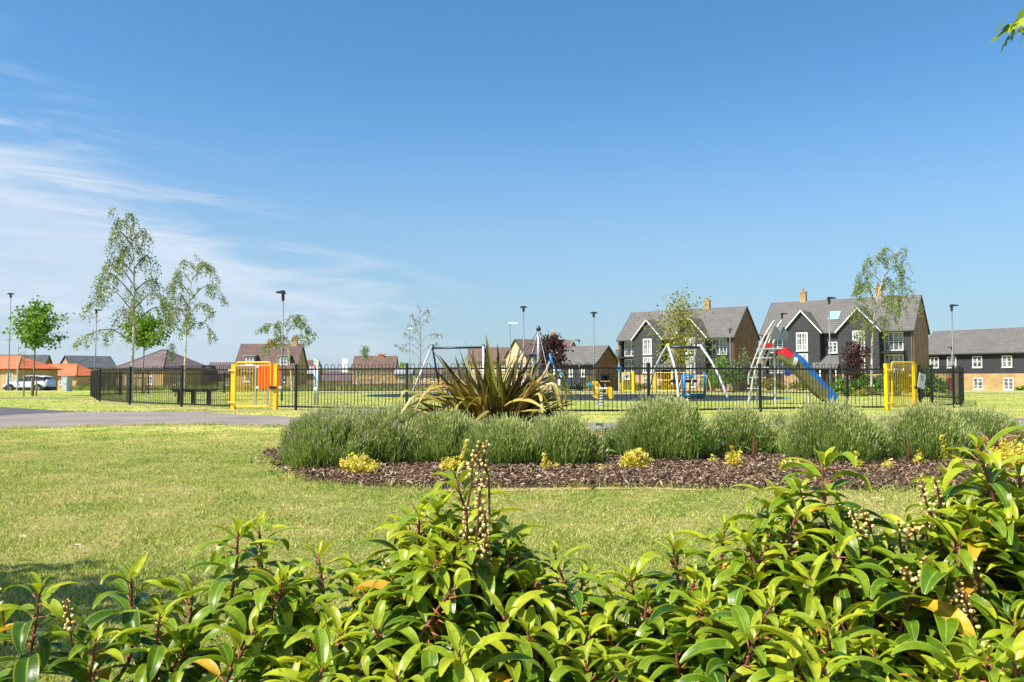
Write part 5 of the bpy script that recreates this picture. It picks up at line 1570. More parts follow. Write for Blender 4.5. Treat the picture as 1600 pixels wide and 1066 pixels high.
# ================================================================== THE WHITE CAR
def car():
    c = XG(47, 82); k = 82 / F
    r = empty('parked_car', (c.x, c.y, c.z), 'white estate car parked by the road in front of the orange roofs', 'car', None, math.pi)
    # local: nose towards +x (after the half turn it faces left); length 4.5
    HL = 2.27
    W0 = .91
    secs = []   # x, sill z, belt z, roof z, half width at belt, half width at roof
    stations = [(2.27, .42, .62, .62, .62, .55), (2.15, .30, .82, .83, .80, .70), (1.75, .26, .95, .97, .88, .78), (1.25, .25, 1.00, 1.04, .90, .80), (1.0, .25, 1.01, 1.12, .91, .76), (.45, .25, 1.03, 1.48, .91, .68), (0, .25, 1.04, 1.62, .91, .66), (-.6, .25, 1.06, 1.66, .91, .66), (-1.2, .25, 1.09, 1.63, .91, .65), (-1.75, .26, 1.12, 1.52, .90, .63), (-2.05, .30, 1.12, 1.28, .86, .66), (-2.22, .38, 1.02, 1.06, .78, .70), (-2.27, .48, .85, .88, .70, .62)]
    V, Fc, mi = [], [], []
    for (x, zs, zb, zr, wb, wr) in stations:
        V += [(x, -wb * .93, zs), (x, -wb, zs + .22), (x, -wb * 1.01, (zs + zb) / 2 + .06), (x, -wb * .98, zb), (x, -wr, zr - .05 if zr > zb + .1 else zr), (x, -wr * .8, zr), (x, wr * .8, zr), (x, wr, zr - .05 if zr > zb + .1 else zr), (x, wb * .98, zb), (x, wb * 1.01, (zs + zb) / 2 + .06), (x, wb, zs + .22), (x, wb * .93, zs)]
    n = 12
    for i in range(len(stations) - 1):
        for j in range(n):
            a = i * n + j; b = i * n + (j + 1) % n
            Fc.append((a, b, b + n, a + n))
            s0, s1 = stations[i], stations[i + 1]
            tall = s0[3] > s0[2] + .09 and s1[3] > s1[2] + .09
            mi.append(1 if (j in (3, 7) and tall) or (j in (4, 5, 6) and i in (3, 4)) or (j in (4, 5, 6) and i == 9) else (2 if j in (0, 10, 11) else 0))
    me = bpy.data.meshes.new('body')
    caps = [tuple(reversed(range(n))), tuple(range((len(stations) - 1) * n, len(stations) * n))]
    me.from_pydata(V, [], Fc + caps)
    for q in (M['carpaint'], M['carglass'], M['cladding']): me.materials.append(q)
    me.polygons.foreach_set('material_index', mi + [0, 0]); me.polygons.foreach_set('use_smooth', [True] * len(me.polygons)); me.update()
    body = link(bpy.data.objects.new('body', me), r)
    bv = body.modifiers.new('edge', 'EDGE_SPLIT'); bv.split_angle = R(35)
    for x in (1.42, -1.38):
        for s in (-1, 1):
            ab = MB(); pts = [(x + .44 * math.cos(t), s * .895, .34 + .44 * math.sin(t)) for t in np.linspace(-.2, math.pi + .2, 16)]
            ab.tube(pts, .065, 8); ab.build('wheel_arch', M['cladding'], r)
            well = MB(); well.tube([(x, s * .80, .34), (x, s * .925, .34)], .405, 20); well.build('wheel_well', M['tyre'], r)
            w_ = MB(); w_.tube([(x, s * .70, .34), (x, s * .935, .34), (x, s * .95, .34)], [.345, .345, .31], 22); wh = w_.build('wheel', M['tyre'], r)
            rm = MB()
            for q in range(5):
                a = q * 2 * math.pi / 5 + .3; rm.prism([(x + .05 * math.cos(a + 1.57), s * .952, .34 + .05 * math.sin(a + 1.57)), (x + .05 * math.cos(a - 1.57), s * .952, .34 + .05 * math.sin(a - 1.57)), (x + .25 * math.cos(a - .25), s * .952, .34 + .25 * math.sin(a - .25)), (x + .25 * math.cos(a + .25), s * .952, .34 + .25 * math.sin(a + .25))], (0, s * .012, 0))
            rm.build('rim', M['alloy'], wh)
    for s in (-1, 1):
        mb = MB(); mb.box(-1.05, -.98, s * .905 - .01, s * .905 + .01, 1.08, 1.56) if False else mb.box(-.32, -.24, s * .80 - .13, s * .80 + .115, 1.05, 1.06); 
        mb = MB(); mb.box(.66, .86, s * 1.0 - .09, s * 1.0 + .09, 1.03, 1.19); mb.build('wing_mirror', M['carpaint'], r)
        mb = MB(); mb.prism([(-2.24, s * .70, .95), (-1.92, s * .885, 1.0), (-1.92, s * .885, 1.12), (-2.2, s * .72, 1.08)], (0, s * .015, 0)); mb.build('tail_light', M['tail'], r)
        mb = MB(); mb.prism([(2.18, s * .72, .72), (1.86, s * .885, .80), (1.86, s * .885, .90), (2.16, s * .74, .82)], (0, s * .012, 0)); mb.build('headlight', M['alloy'], r)
        for x in (.05, -.95):
            mb = MB(); mb.box(x - .12, x + .08, s * .925 - .015, s * .925 + .015, .93, .96); mb.build('door_handle', M['carpaint'], r)
        mb = MB(); mb.box(-1.6, .4, s * .52 - .02, s * .52 + .02, 1.63, 1.68); mb.build('roof_rail', M['alloy'], r)
        mb = MB(); mb.box(-.50, -.40, s * .80 - .02, s * .80 + .03, 1.06, 1.1); 
        pl = MB(); pl.prism([(-.45, s * .915, 1.05), (-.37, s * .915, 1.05), (-.37, s * .68, 1.62), (-.45, s * .68, 1.62)], (0, s * .012, 0)); pl.build('door_pillar', M['cladding'], r)
    mb = MB(); mb.box(-2.29, -2.2, -.7, .7, .30, .52); mb.build('rear_bumper', M['cladding'], r)
    mb = MB(); mb.prism([(-1.72, -.6, 1.55), (-2.05, -.6, 1.52), (-2.05, -.6, 1.555), (-1.72, -.6, 1.60)], (0, 1.2, 0)); mb.build('roof_spoiler', M['carpaint'], r)


car()


# ================================================================== TREES
def resample(pts, n):
    ds = [0.0]
    for i in range(1, len(pts)): ds.append(ds[-1] + (pts[i] - pts[i - 1]).length)
    A = np.array([tuple(p) for p in pts]); t = np.linspace(0, ds[-1], n)
    return [Vector((np.interp(q, ds, A[:, 0]), np.interp(q, ds, A[:, 1]), np.interp(q, ds, A[:, 2]))) for q in t]


def limb(mb, a, b, r0, r1, bow=0.0, n=5):
    a, b = Vector(a), Vector(b); sd_ = (b - a).cross(Vector((0, 0, 1))); 
    pts = []
    for i in range(n + 1):
        t = i / n; pts.append(a.lerp(b, t) + Vector((0, 0, 1)) * bow * math.sin(math.pi * t))
    mb.tube(pts, [r0 + (r1 - r0) * i / n for i in range(n + 1)], 6)
    return pts


def weeping_birch(name, px, Y, trunk_px, branches, label, leaf='birchleaf', lsize=0.075, dens=1.0, bark='bark_birch', r0=.07, hang=(.35, .9), seed=1, per=11):
    """trunk_px: list of (px, py); branches: (height fraction, side offset px, depth m, rise px, drop px)"""
    rs = random.Random(seed); c = XG(px, Y); k = Y / F
    r = empty(name, c, label, 'tree')
    W = lambda a, b, d=0.0: Vector(((a - px) * k, d, CAM_H + (YH - b) * k - c.z))
    tp = curve([W(a, b) for a, b in trunk_px], 6)
    tp = resample(tp, 40); n = len(tp); mb = MB(); mb.tube(tp, [r0 * (1 - i / (n - 1)) ** 1.25 + .006 for i in range(n)], 8)
    twigs = MB(); C = []
    def strand(p, L, dx, dy):
        q = Vector(p); d = Vector((dx, dy, .2)); pts = [q.copy()]; steps = max(3, int(L / .12))
        for i in range(steps):
            d = (d * .72 + Vector((rs.uniform(-.12, .12), rs.uniform(-.12, .12), -.9)) * .28 * (1 + i * .3)).normalized()
            q = q + d * (L / steps); pts.append(q.copy())
            for j in range(int(per * dens * (.5 + rs.random()))):
                C.append(q + Vector((rs.gauss(0, .055), rs.gauss(0, .055), rs.gauss(0, .06))))
        twigs.tube(pts, [.006] * (len(pts) - 1) + [.003], 4, cap=False)
    for (hf, off, dep, rise, drop) in branches:
        i = min(n - 2, int(hf * (n - 1))); a = tp[i]
        b = a + Vector((off * k, dep, rise * k)); e = b + Vector((off * k * .35, dep * .3, -drop * k))
        cv_ = curve([a, a.lerp(b, .55) + Vector((0, 0, abs(off) * k * .22)), b, b.lerp(e, .5) + Vector((off * k * .10, 0, .0)), e], 5)
        m = len(cv_); twigs.tube(cv_, [max(.028 * (1 - i_ / m) * r0 / .07, .005) for i_ in range(m)], 5, cap=False)
        for j in range(int(m * .28), m):
            s = j / m
            if rs.random() < .85: strand(cv_[j], rs.uniform(*hang) * (1.15 - .5 * s), rs.uniform(-.6, .6) + off * .004, rs.uniform(-.6, .6))
    # the drooping tip and a few shoots along the stem
    for i in range(int(n * .45), n):
        if rs.random() < .55: strand(tp[i], rs.uniform(*hang) * .8, rs.uniform(-.9, .9), rs.uniform(-.9, .9))
    mb.build('trunk', M[bark], r, True)
    twigs.build('branches', M['bark'], r, True)
    foliage('crown', C, lsize, M[leaf], r, hang=.8, aspect=.7)
    return r


weeping_birch('birch_tree', 205, 31, [(205, 632), (206, 590), (207.5, 540), (208, 490), (207, 440), (205, 400), (201, 368), (194, 342), (184, 327), (174, 322.5), (167, 328), (165, 342)],
              [(.30, -48, -.6, 15, 18), (.36, 36, .4, 30, 25), (.38, -30, .7, 28, 30), (.43, -58, .2, 42, 45), (.45, 48, -.3, 20, 35), (.50, -34, -.6, 35, 50), (.52, 22, .6, 22, 40), (.56, -46, .4, 34, 60), (.60, -20, -.5, 25, 50), (.62, 16, .3, 24, 40), (.66, -24, .3, 28, 60), (.72, -18, -.2, 22, 50), (.76, 12, .2, 18, 45), (.80, -14, .1, 16, 60), (.86, 10, -.1, 8, 55), (.34, -18, .9, 30, 40), (.40, 14, -.9, 30, 40), (.48, -16, .9, 28, 50)],
              'tall slender weeping birch with a bent over top, at the left corner of the railings', dens=.72, seed=3, r0=.07, lsize=.07)
weeping_birch('birch_tree', 288, 39, [(288, 622), (289, 580), (290, 530), (292, 490), (296, 450), (300, 425), (303, 405), (306, 398)],
              [(.45, -32, -.3, 12, 22), (.48, 24, .4, 14, 24), (.55, -26, .5, 22, 28), (.58, 30, -.3, 20, 20), (.62, -18, .3, 26, 40), (.68, 34, .1, 26, 22), (.74, -20, -.2, 22, 40), (.80, -22, .2, 20, 36), (.84, 26, -.1, 24, 34), (.90, -20, .1, 14, 40), (.5, 8, -.8, 20, 30), (.6, -8, .8, 20, 30), (.92, 14, .1, 12, 10)],
              'smaller birch with pale stem and thin drooping branches, right of the tall birch', dens=.75, seed=5, hang=(.3, .8))
weeping_birch('birch_tree', 452, 47, [(457, 612), (455, 585), (451, 555), (448, 530), (446, 512), (445, 500)],
              [(.6, -26, .2, 14, 14), (.66, 24, -.2, 16, 12), (.74, -28, -.2, 26, 10), (.80, 22, .2, 30, 26), (.86, 30, .1, 10, 16), (.92, -12, .1, 8, 20), (.95, 14, .1, 14, 8), (.7, -12, .4, 10, 16)],
              'small umbrella shaped weeping birch in front of the dormer house', dens=.55, seed=9, r0=.055, hang=(.3, .75), lsize=.095)
weeping_birch('birch_tree', 1362, 39, [(1361, 606), (1362, 575), (1363, 540), (1366, 505), (1372, 470), (1382, 435), (1393, 408), (1404, 392), (1412, 386), (1418, 392)],
              [(.35, -14, -.2, 20, 20), (.40, 16, .2, 18, 22), (.45, -18, .2, 24, 18), (.50, 34, .3, 30, 30), (.56, -22, -.2, 34, 12), (.60, 40, -.2, 24, 50), (.64, 24, .4, 26, 48), (.70, -26, .1, 16, 20), (.74, 26, .2, 20, 50), (.80, -20, .2, 18, 16), (.86, 18, .1, 12, 46), (.92, -14, .1, 10, 20), (.62, -14, .5, 20, 30), (.5, 14, -.6, 26, 40)],
              'weeping birch leaning to the right, behind the right yellow gate', dens=.62, seed=12, hang=(.35, 1.0), lsize=.08, r0=.055)


def round_tree(name, px, Y, pyb, py0, py1, half_px, label, leaf, nl=2600, lsize=.11, lean=0.0, bark='bark', r0=.06, seed=1, nb=26, stretch=1.0, blob=.24, cat='tree', stem=True, low=.12):
    """tree with an open crown of leaf clumps at the ends of real limbs"""
    rs = random.Random(seed); c = XG(px, Y); k = Y / F
    r = empty(name, c, label, cat)
    zt = CAM_H + (YH - py0) * k - c.z; zb = CAM_H + (YH - py1) * k - c.z; hw = half_px * k
    fork = zb + (zt - zb) * low
    tr = MB(); top = Vector((lean, 0, zt - (zt - zb) * .08)); base = Vector((0, 0, -.1)); fk = Vector((lean * .35, 0, fork))
    tr.tube([base, base.lerp(fk, .5), fk, fk.lerp(top, .5), top], [r0, r0 * .85, r0 * .7, r0 * .4, r0 * .1], 8)
    C = []
    for i in range(nb):
        t = (i + .5) / nb; z = fork + (zt - fork) * (t ** .9)
        prof = math.sin(math.pi * min(1, (.16 + .80 * t))) ** .7
        a = i * 2.399 + rs.uniform(-.5, .5); rad = hw * prof * rs.uniform(.45, 1.08)
        st = fk.lerp(top, max(0, t - .22) * .8)
        e = Vector((lean * t + math.cos(a) * rad, math.sin(a) * rad * stretch, z + rs.uniform(-.1, .15)))
        pts = limb(tr, st, e, r0 * .35 * (1 - t * .5), .006, .10 * hw)
        m = int(nl / nb * rs.uniform(.6, 1.4))
        for j in range(m):
            s = rs.random() ** .6
            p = pts[min(5, int(s * 6))]
            g = blob * hw / .8
            C.append(p + Vector((rs.gauss(0, g), rs.gauss(0, g), rs.gauss(0, g * .8))))
    tr.build('trunk', M[bark], r, True)
    foliage('crown', C, lsize, M[leaf], r, hang=.35, aspect=.8)
    return r


round_tree('maple_tree', 53, 40, 618, 474, 548, 42, 'young bright green maple standing in front of the white car', 'mapleleaf', 2000, .17, .12, seed=2, nb=40, r0=.045, blob=.10)
round_tree('maple_tree', 223, 46, 614, 494, 546, 34, 'second young maple with dense green crown just behind the tall birch', 'mapleleaf', 2400, .17, .2, seed=4, nb=34, r0=.045, blob=.11)
round_tree('sapling', 38, 52, 610, 545, 575, 10, 'spindly young sapling with few leaves left of the maple', 'paleleaf', 90, .08, 0, seed=6, nb=9, r0=.025, blob=.22)
round_tree('small_tree', 268, 62, 607, 536, 568, 8, 'small slim green tree seen against the plum roof', 'paleleaf', 480, .10, 0, seed=7, nb=14, r0=.03)
round_tree('small_tree', 570, 74, 605, 541, 562, 7.5, 'small young tree above the roof of the two storey house', 'hedgeleaf', 420, .12, 0, seed=8, nb=12, r0=.03)
weeping_birch('young_tree', 657, 60, [(657, 606), (657, 570), (657, 535), (656, 505), (655, 485), (653, 476)],
              [(.35, -24, .3, 16, -6), (.4, 20, -.3, 16, -4), (.5, -18, -.2, 18, -6), (.55, 22, .2, 14, 2), (.62, -14, .3, 16, -6), (.7, 10, -.2, 16, -8), (.76, -10, .2, 12, -6), (.84, 8, .1, 12, -4), (.46, -30, .1, 10, -2), (.58, -8, .4, 20, -10)],
              'thin young tree with sparse pale leaves, left of the swing set', 'paleleaf', .10, .34, 'bark', .045, (.2, .5), 14, per=5)
round_tree('plum_tree', 863, 62, 612, 528, 582, 22, 'dark red leaved plum tree right of the rope mast', 'plumleaf', 3000, .22, 0, seed=15, nb=34, r0=.06, blob=.22)
round_tree('plum_tree', 1338, 66, 616, 536, 600, 17, 'small dark red leaved plum tree in front of the second apartment block', 'plumleaf', 1700, .22, 0, seed=16, nb=26, r0=.05, blob=.26)
round_tree('willow_tree', 1062, 72, 612, 462, 570, 52, 'yellow green tree with an open upright crown behind the basket swing', 'limeleaf', 2900, .20, .1, seed=17, nb=40, r0=.10, blob=.15, low=.02)
# stakes and tie bars of the young trees
def stake(px, py0, py1, Y, label, px1=None, m='timber', rad=.04):
    k = Y / F; c = XG(px, Y); h = CAM_H + (YH - py0) * k - c.z
    mb = MB(); mb.tube([(0, 0, -.1), (((px1 or px) - px) * k, 0, h)], rad, 7)
    o = mb.build('tree_stake', M[m], None, loc=c); tag(o, label, 'stake', 'stakes of the young trees')


stake(38.5, 588, 620, 40, 'thick timber stake left of the maple trunk')
stake(51, 591, 619, 39.7, 'left one of two timber stakes close to the maple trunk')
stake(58, 592, 619, 39.9, 'right one of two timber stakes close to the maple trunk')
stake(199.5, 582, 626, 31.5, 'timber stake beside the tall birch trunk')
c = XG(219, 46); r = empty('tree_guard', c, 'timber cross barred tree guard round the second maple', 'tree guard'); k = 46 / F
for dx, dy in ((-.25, 0), (.28, 0), (.02, .4)):
    mb = MB(); mb.tube([(dx, dy, -.05), (dx, dy, .93)], .035, 7); mb.build('stake', M['timber'], r)
mb = MB(); mb.box(-.32, .34, -.05, -.02, .85, .93); mb.build('cross_bar', M['timber'], r)
c = XG(570, 74); r = empty('tree_guard', c, 'timber tree guard round the far small tree behind the railings', 'tree guard')
for dx in (-.5, .5):
    mb = MB(); mb.tube([(dx, 0, -.1), (dx, 0, 1.15)], .05, 6); mb.build('stake', M['timber'], r)
mb = MB(); mb.box(-.55, .55, -.06, -.02, 1.0, 1.12); mb.build('cross_bar', M['timber'], r)
c = XG(281, 39); r = empty('tree_guard', c, 'slanting timber prop beside the smaller birch', 'tree guard')
mb = MB(); mb.tube([(-.32, 0, .52), (.35, 0, .78)], .035, 6); mb.build('cross_bar', M['timber'], r)
for dx in (-.2, .18):
    mb = MB(); mb.tube([(dx, 0, -.05), (dx, 0, .6 + dx)], .035, 6); mb.build('stake', M['timber'], r)


def bush(name, px, Y, pyt, half_px, label, leaf, n=1500, lsize=.12, depth=None, cat='bush', group=None, ragged=.25, seed=0, twigs_m='bark'):
    """rounded shrub: leaves through its volume, thicker near the outside, on bare stems"""
    rs = np.random.default_rng(seed + 100); c = XG(px, Y); k = Y / F
    h = CAM_H + (YH - pyt) * k - c.z; hw = half_px * k; dp = depth or hw
    r = empty(name, c, label, cat, group)
    d = norm(rs.normal(size=(n, 3))); d[:, 2] = np.abs(d[:, 2]) * 1.0 - .18
    lob = 1 + ragged * np.sin(d[:, 0] * 5 + seed) * np.sin(d[:, 1] * 4 + seed * 2) + ragged * .8 * np.sin(d[:, 2] * 9 + d[:, 0] * 7 + seed) + rs.normal(0, .07, n)
    q = rs.random(n) ** .42
    C = np.stack([d[:, 0] * hw * lob * q, d[:, 1] * dp * lob * q, np.maximum(h * .28 + d[:, 2] * h * .74 * lob * q, .04)], 1)
    mb = MB()
    for i in range(9):
        a = i * .7 + seed; e = Vector((math.cos(a) * hw * .6, math.sin(a) * dp * .6, h * .7)); mb.tube([(0.1 * math.cos(a), .1 * math.sin(a), -.05), tuple(e * .5 + Vector((0, 0, h * .1))), tuple(e)], [.025, .018, .006], 5)
    mb.build('stems', M[twigs_m], r)
    foliage('foliage', C, lsize, M[leaf], r, hang=.1, aspect=.75)
    return r


# shrubs along the far edge and in the right corner
for i, (px, Y, pyt, hp, lab, lf, n, ls, dp) in enumerate((
    (1128, 56, 551, 22, 'big loose green shrub left of the slide, below the first apartment block', 'hedgeleaf', 2600, .12, 1.2),
    (1160, 57, 546, 20, 'big green shrub close behind the slide ladder', 'paleleaf', 2400, .12, 1.2),
    (1108, 58, 580, 15, 'low green shrub left of the big loose shrub', 'hedgeleaf', 900, .12, .8),
    (1322, 41.5, 590, 26, 'glossy green laurel like bush right of the slide end', 'hedgeleaf', 3600, .13, 1.1),
    (1362, 42.5, 583, 26, 'green bush with pale new leaves under the leaning birch', 'hedgeleaf', 3600, .13, 1.1),
    (1402, 41.0, 577, 27, 'tallest green bush directly behind the right yellow gate', 'hedgeleaf', 3600, .13, 1.1),
    (1447, 40.0, 580, 25, 'green bush behind the white notice at the right end', 'hedgeleaf', 3600, .13, 1.1),
    (1350, 40.0, 606, 20, 'low yellowish bush in front of the taller green bushes', 'limeleaf', 900, .09, .7),
    (1598, 88, 602, 12, 'clipped green bush by the wall of the long house', 'hedgeleaf', 900, .16, .8),
    (1000, 60, 597, 22, 'low yellow green shrub between the far yellow gate and barrier', 'limeleaf', 1100, .12, .8),
    (1045, 60, 598, 24, 'low yellow green shrub behind the yellow barrier', 'limeleaf', 1100, .12, .8),
    (905, 64, 597, 18, 'low grey green shrub in front of the low dark house', 'paleleaf', 700, .13, .8),
    (878, 66, 596, 18, 'low dark green shrub behind the blue climbing rails', 'hedgeleaf', 700, .13, .8),
    (923, 60, 583, 11, 'loose brownish shrub beside the spring rider', 'limeleaf', 380, .13, .6),
    (1205, 60, 592, 26, 'low bronze and green shrub behind the slide ladder foot', 'limeleaf', 1200, .12, .8),
    (1252, 60, 592, 26, 'low bronze and green shrub below the slide chute', 'limeleaf', 1200, .12, .8),
    (985, 62, 598, 16, 'low green shrub behind the litter bin', 'hedgeleaf', 700, .12, .8))):
    bush('shrub', px, Y, pyt, hp, lab, lf, n, ls, dp, 'shrub', 'shrubs at the far side of the play area', seed=i)

# rough grass and weeds in front of the far garden fence
n = 9000
px_ = rng.uniform(100, 800, n); Yw = rng.uniform(60, 100, n)
Bw = np.array([tuple(XG(a, b)) for a, b in zip(px_, Yw)]); Dw = rng.normal(size=(n, 3)) * .3; Dw[:, 2] = 1
blades('rough_grass', Bw, Dw, rng.uniform(.25, .75, n), .05, M['weeds'], bend=.35)
tag(bpy.data.objects['rough_grass'], 'strip of uncut grass and weeds beyond the play area', 'rough grass', kind='stuff')


# ================================================================== THE PLANTING BED
def lavender(px, py, hw, hgt, label, seed, n=6500, purple=.25, depth=None, lean=0.0, name='lavender_bush'):
    """px, py: foot of the bush in the view; hw, hgt: half width and height in metres"""
    rs = np.random.default_rng(seed + 40); g = GP(px, py); n = int(n * 1.45); hgt *= .97; hw *= .95; r = empty(name, (g.x, g.y + hw * .45, 0), label, 'lavender', 'lavender bushes in the planting bed')
    dp = depth or hw * .85
    a = rs.uniform(0, 2 * np.pi, n); u = np.sqrt(rs.random(n))
    dome = np.sqrt(np.maximum(1 - (u * .985) ** 2.1, 0))
    wob = 1 + .10 * np.sin(a * 3 + seed) + .07 * np.sin(a * 7 + seed * 2) + .08 * np.sin(u * 9 + a * 2 + seed)
    T = np.stack([np.cos(a) * u * hw * wob, np.sin(a) * u * dp * wob, .05 + hgt * .86 * dome * (1 + .09 * np.sin(a * 4 + u * 6 + seed))], 1)
    T += rs.normal(0, 1, (n, 3)) * np.array([.03, .03, .045])
    T[:, 0] += lean * T[:, 2]
    rad = T * np.array([1, 1, .55]); D = norm(norm(rad) * .55 + np.array([0, 0, 1.0]) + rs.normal(0, .15, (n, 3)))
    L = rs.uniform(.07, .15, n)
    B = T - D * (L * .9)[:, None]; B[:, 2] = np.maximum(B[:, 2], .02)
    hn = np.clip(T[:, 2] / hgt, 0, 1)
    rv = np.clip(rs.beta(2.2, 2.2, n) * .75 + .22 * hn * rs.random(n), 0, 1)
    bare = (np.sin(T[:, 0] * 9 + seed * 3) * np.sin(T[:, 1] * 7 + seed) * np.sin(T[:, 2] * 8 + seed * 5) > .45) & (rs.random(n) < .8)
    T, D, L, B, hn, rv = T[~bare], D[~bare], L[~bare], B[~bare], hn[~bare], rv[~bare]; n = len(T)
    blades('foliage', B, D, L, rs.uniform(.0035, .0065, n), M['lavstem'], r, .12, rv)
    # shorter grey leaves lower down and inside
    m = n // 2; i = rs.integers(0, n, m); sc_ = rs.uniform(.62, .97, m)[:, None]
    B2 = T[i] * sc_; D2 = norm(D[i] + rs.normal(0, .5, (m, 3)))
    blades('inner_leaves', B2, D2, rs.uniform(.04, .09, m), .006, M['lavstem'], r, .2, np.clip(rs.beta(1.6, 3, m), 0, 1))
    # bud spikes
    kf = rs.random(n) < .62 * (.30 + .70 * hn)
    tip = (B + D * L[:, None] * 1.03)[kf]; Dk = D[kf]; q = len(tip)
    rvb = rs.random(q) * .83; rvb = np.where(rs.random(q) < purple, 1.0, rvb)
    blades('bud_spikes', tip - Dk * .012, Dk, rs.uniform(.022, .045, q), rs.uniform(.005, .0085, q), M['lavbud'], r, .1, rvb, taper=.5)
    # bare wood at the foot
    w_ = 900; aw = rs.uniform(0, 2 * np.pi, w_); uw = np.sqrt(rs.random(w_)) * .55
    Bw_ = np.stack([np.cos(aw) * uw * hw * .75, np.sin(aw) * uw * dp * .75, np.zeros(w_)], 1); Dw_ = norm(np.stack([np.cos(aw), np.sin(aw), rs.uniform(.4, 1.6, w_)], 1) + rs.normal(0, .2, (w_, 3)))
    blades('woody_stems', Bw_, Dw_, rs.uniform(.10, .30, w_) * hgt / .55, rs.uniform(.006, .012, w_), M['lavwood'], r, .2)
    return r


lavender(506, 734, .52, .51, 'silvery lavender bush at the left end of the planting bed', 1, 8500, .45, .6)
lavender(596, 730, .40, .51, 'lavender bush second from the left, behind the yellow euonymus', 2, 6500, .35)
lavender(694, 729, .42, .48, 'lavender bush in front left of the spiky flax', 3, 7500, .15)
lavender(790, 732, .46, .42, 'bright green lavender bush directly below the spiky flax', 4, 8000, .08)
lavender(878, 732, .42, .46, 'bright green lavender bush right of the flax, beside the dock leaves', 5, 7000, .08)
lavender(1045, 722, .58, .63, 'broad lavender bush in the middle with a leafy shoot in front', 6, 10000, .12, .6)
lavender(1163, 716, .42, .50, 'lavender bush with brown bare patches, right of the broad middle one', 7, 7000, .12)
lavender(1312, 726, .53, .58, 'rounded lavender bush below the end of the slide', 8, 9500, .12, .55)
lavender(1464, 724, .47, .56, 'rounded lavender bush in front of the right yellow gate', 9, 8500, .12, .5)
lavender(1545, 700, .60, .42, 'pale lavender bush at the back of the bed behind the red strap leaves', 10, 6000, .2)
lavender(1222, 704, .42, .36, 'lavender bush at the back between the slide and the railings', 11, 5500, .2)
lavender(640, 704, .60, .50, 'pale lavender bush at the back, left behind the spiky flax', 12, 7000, .5)
lavender(545, 706, .55, .47, 'purple tipped lavender bush at the back near the left end', 13, 6000, .6)
lavender(1402, 702, .38, .33, 'lavender bush at the back in front of the bench side of the right gate', 14, 4500, .2)


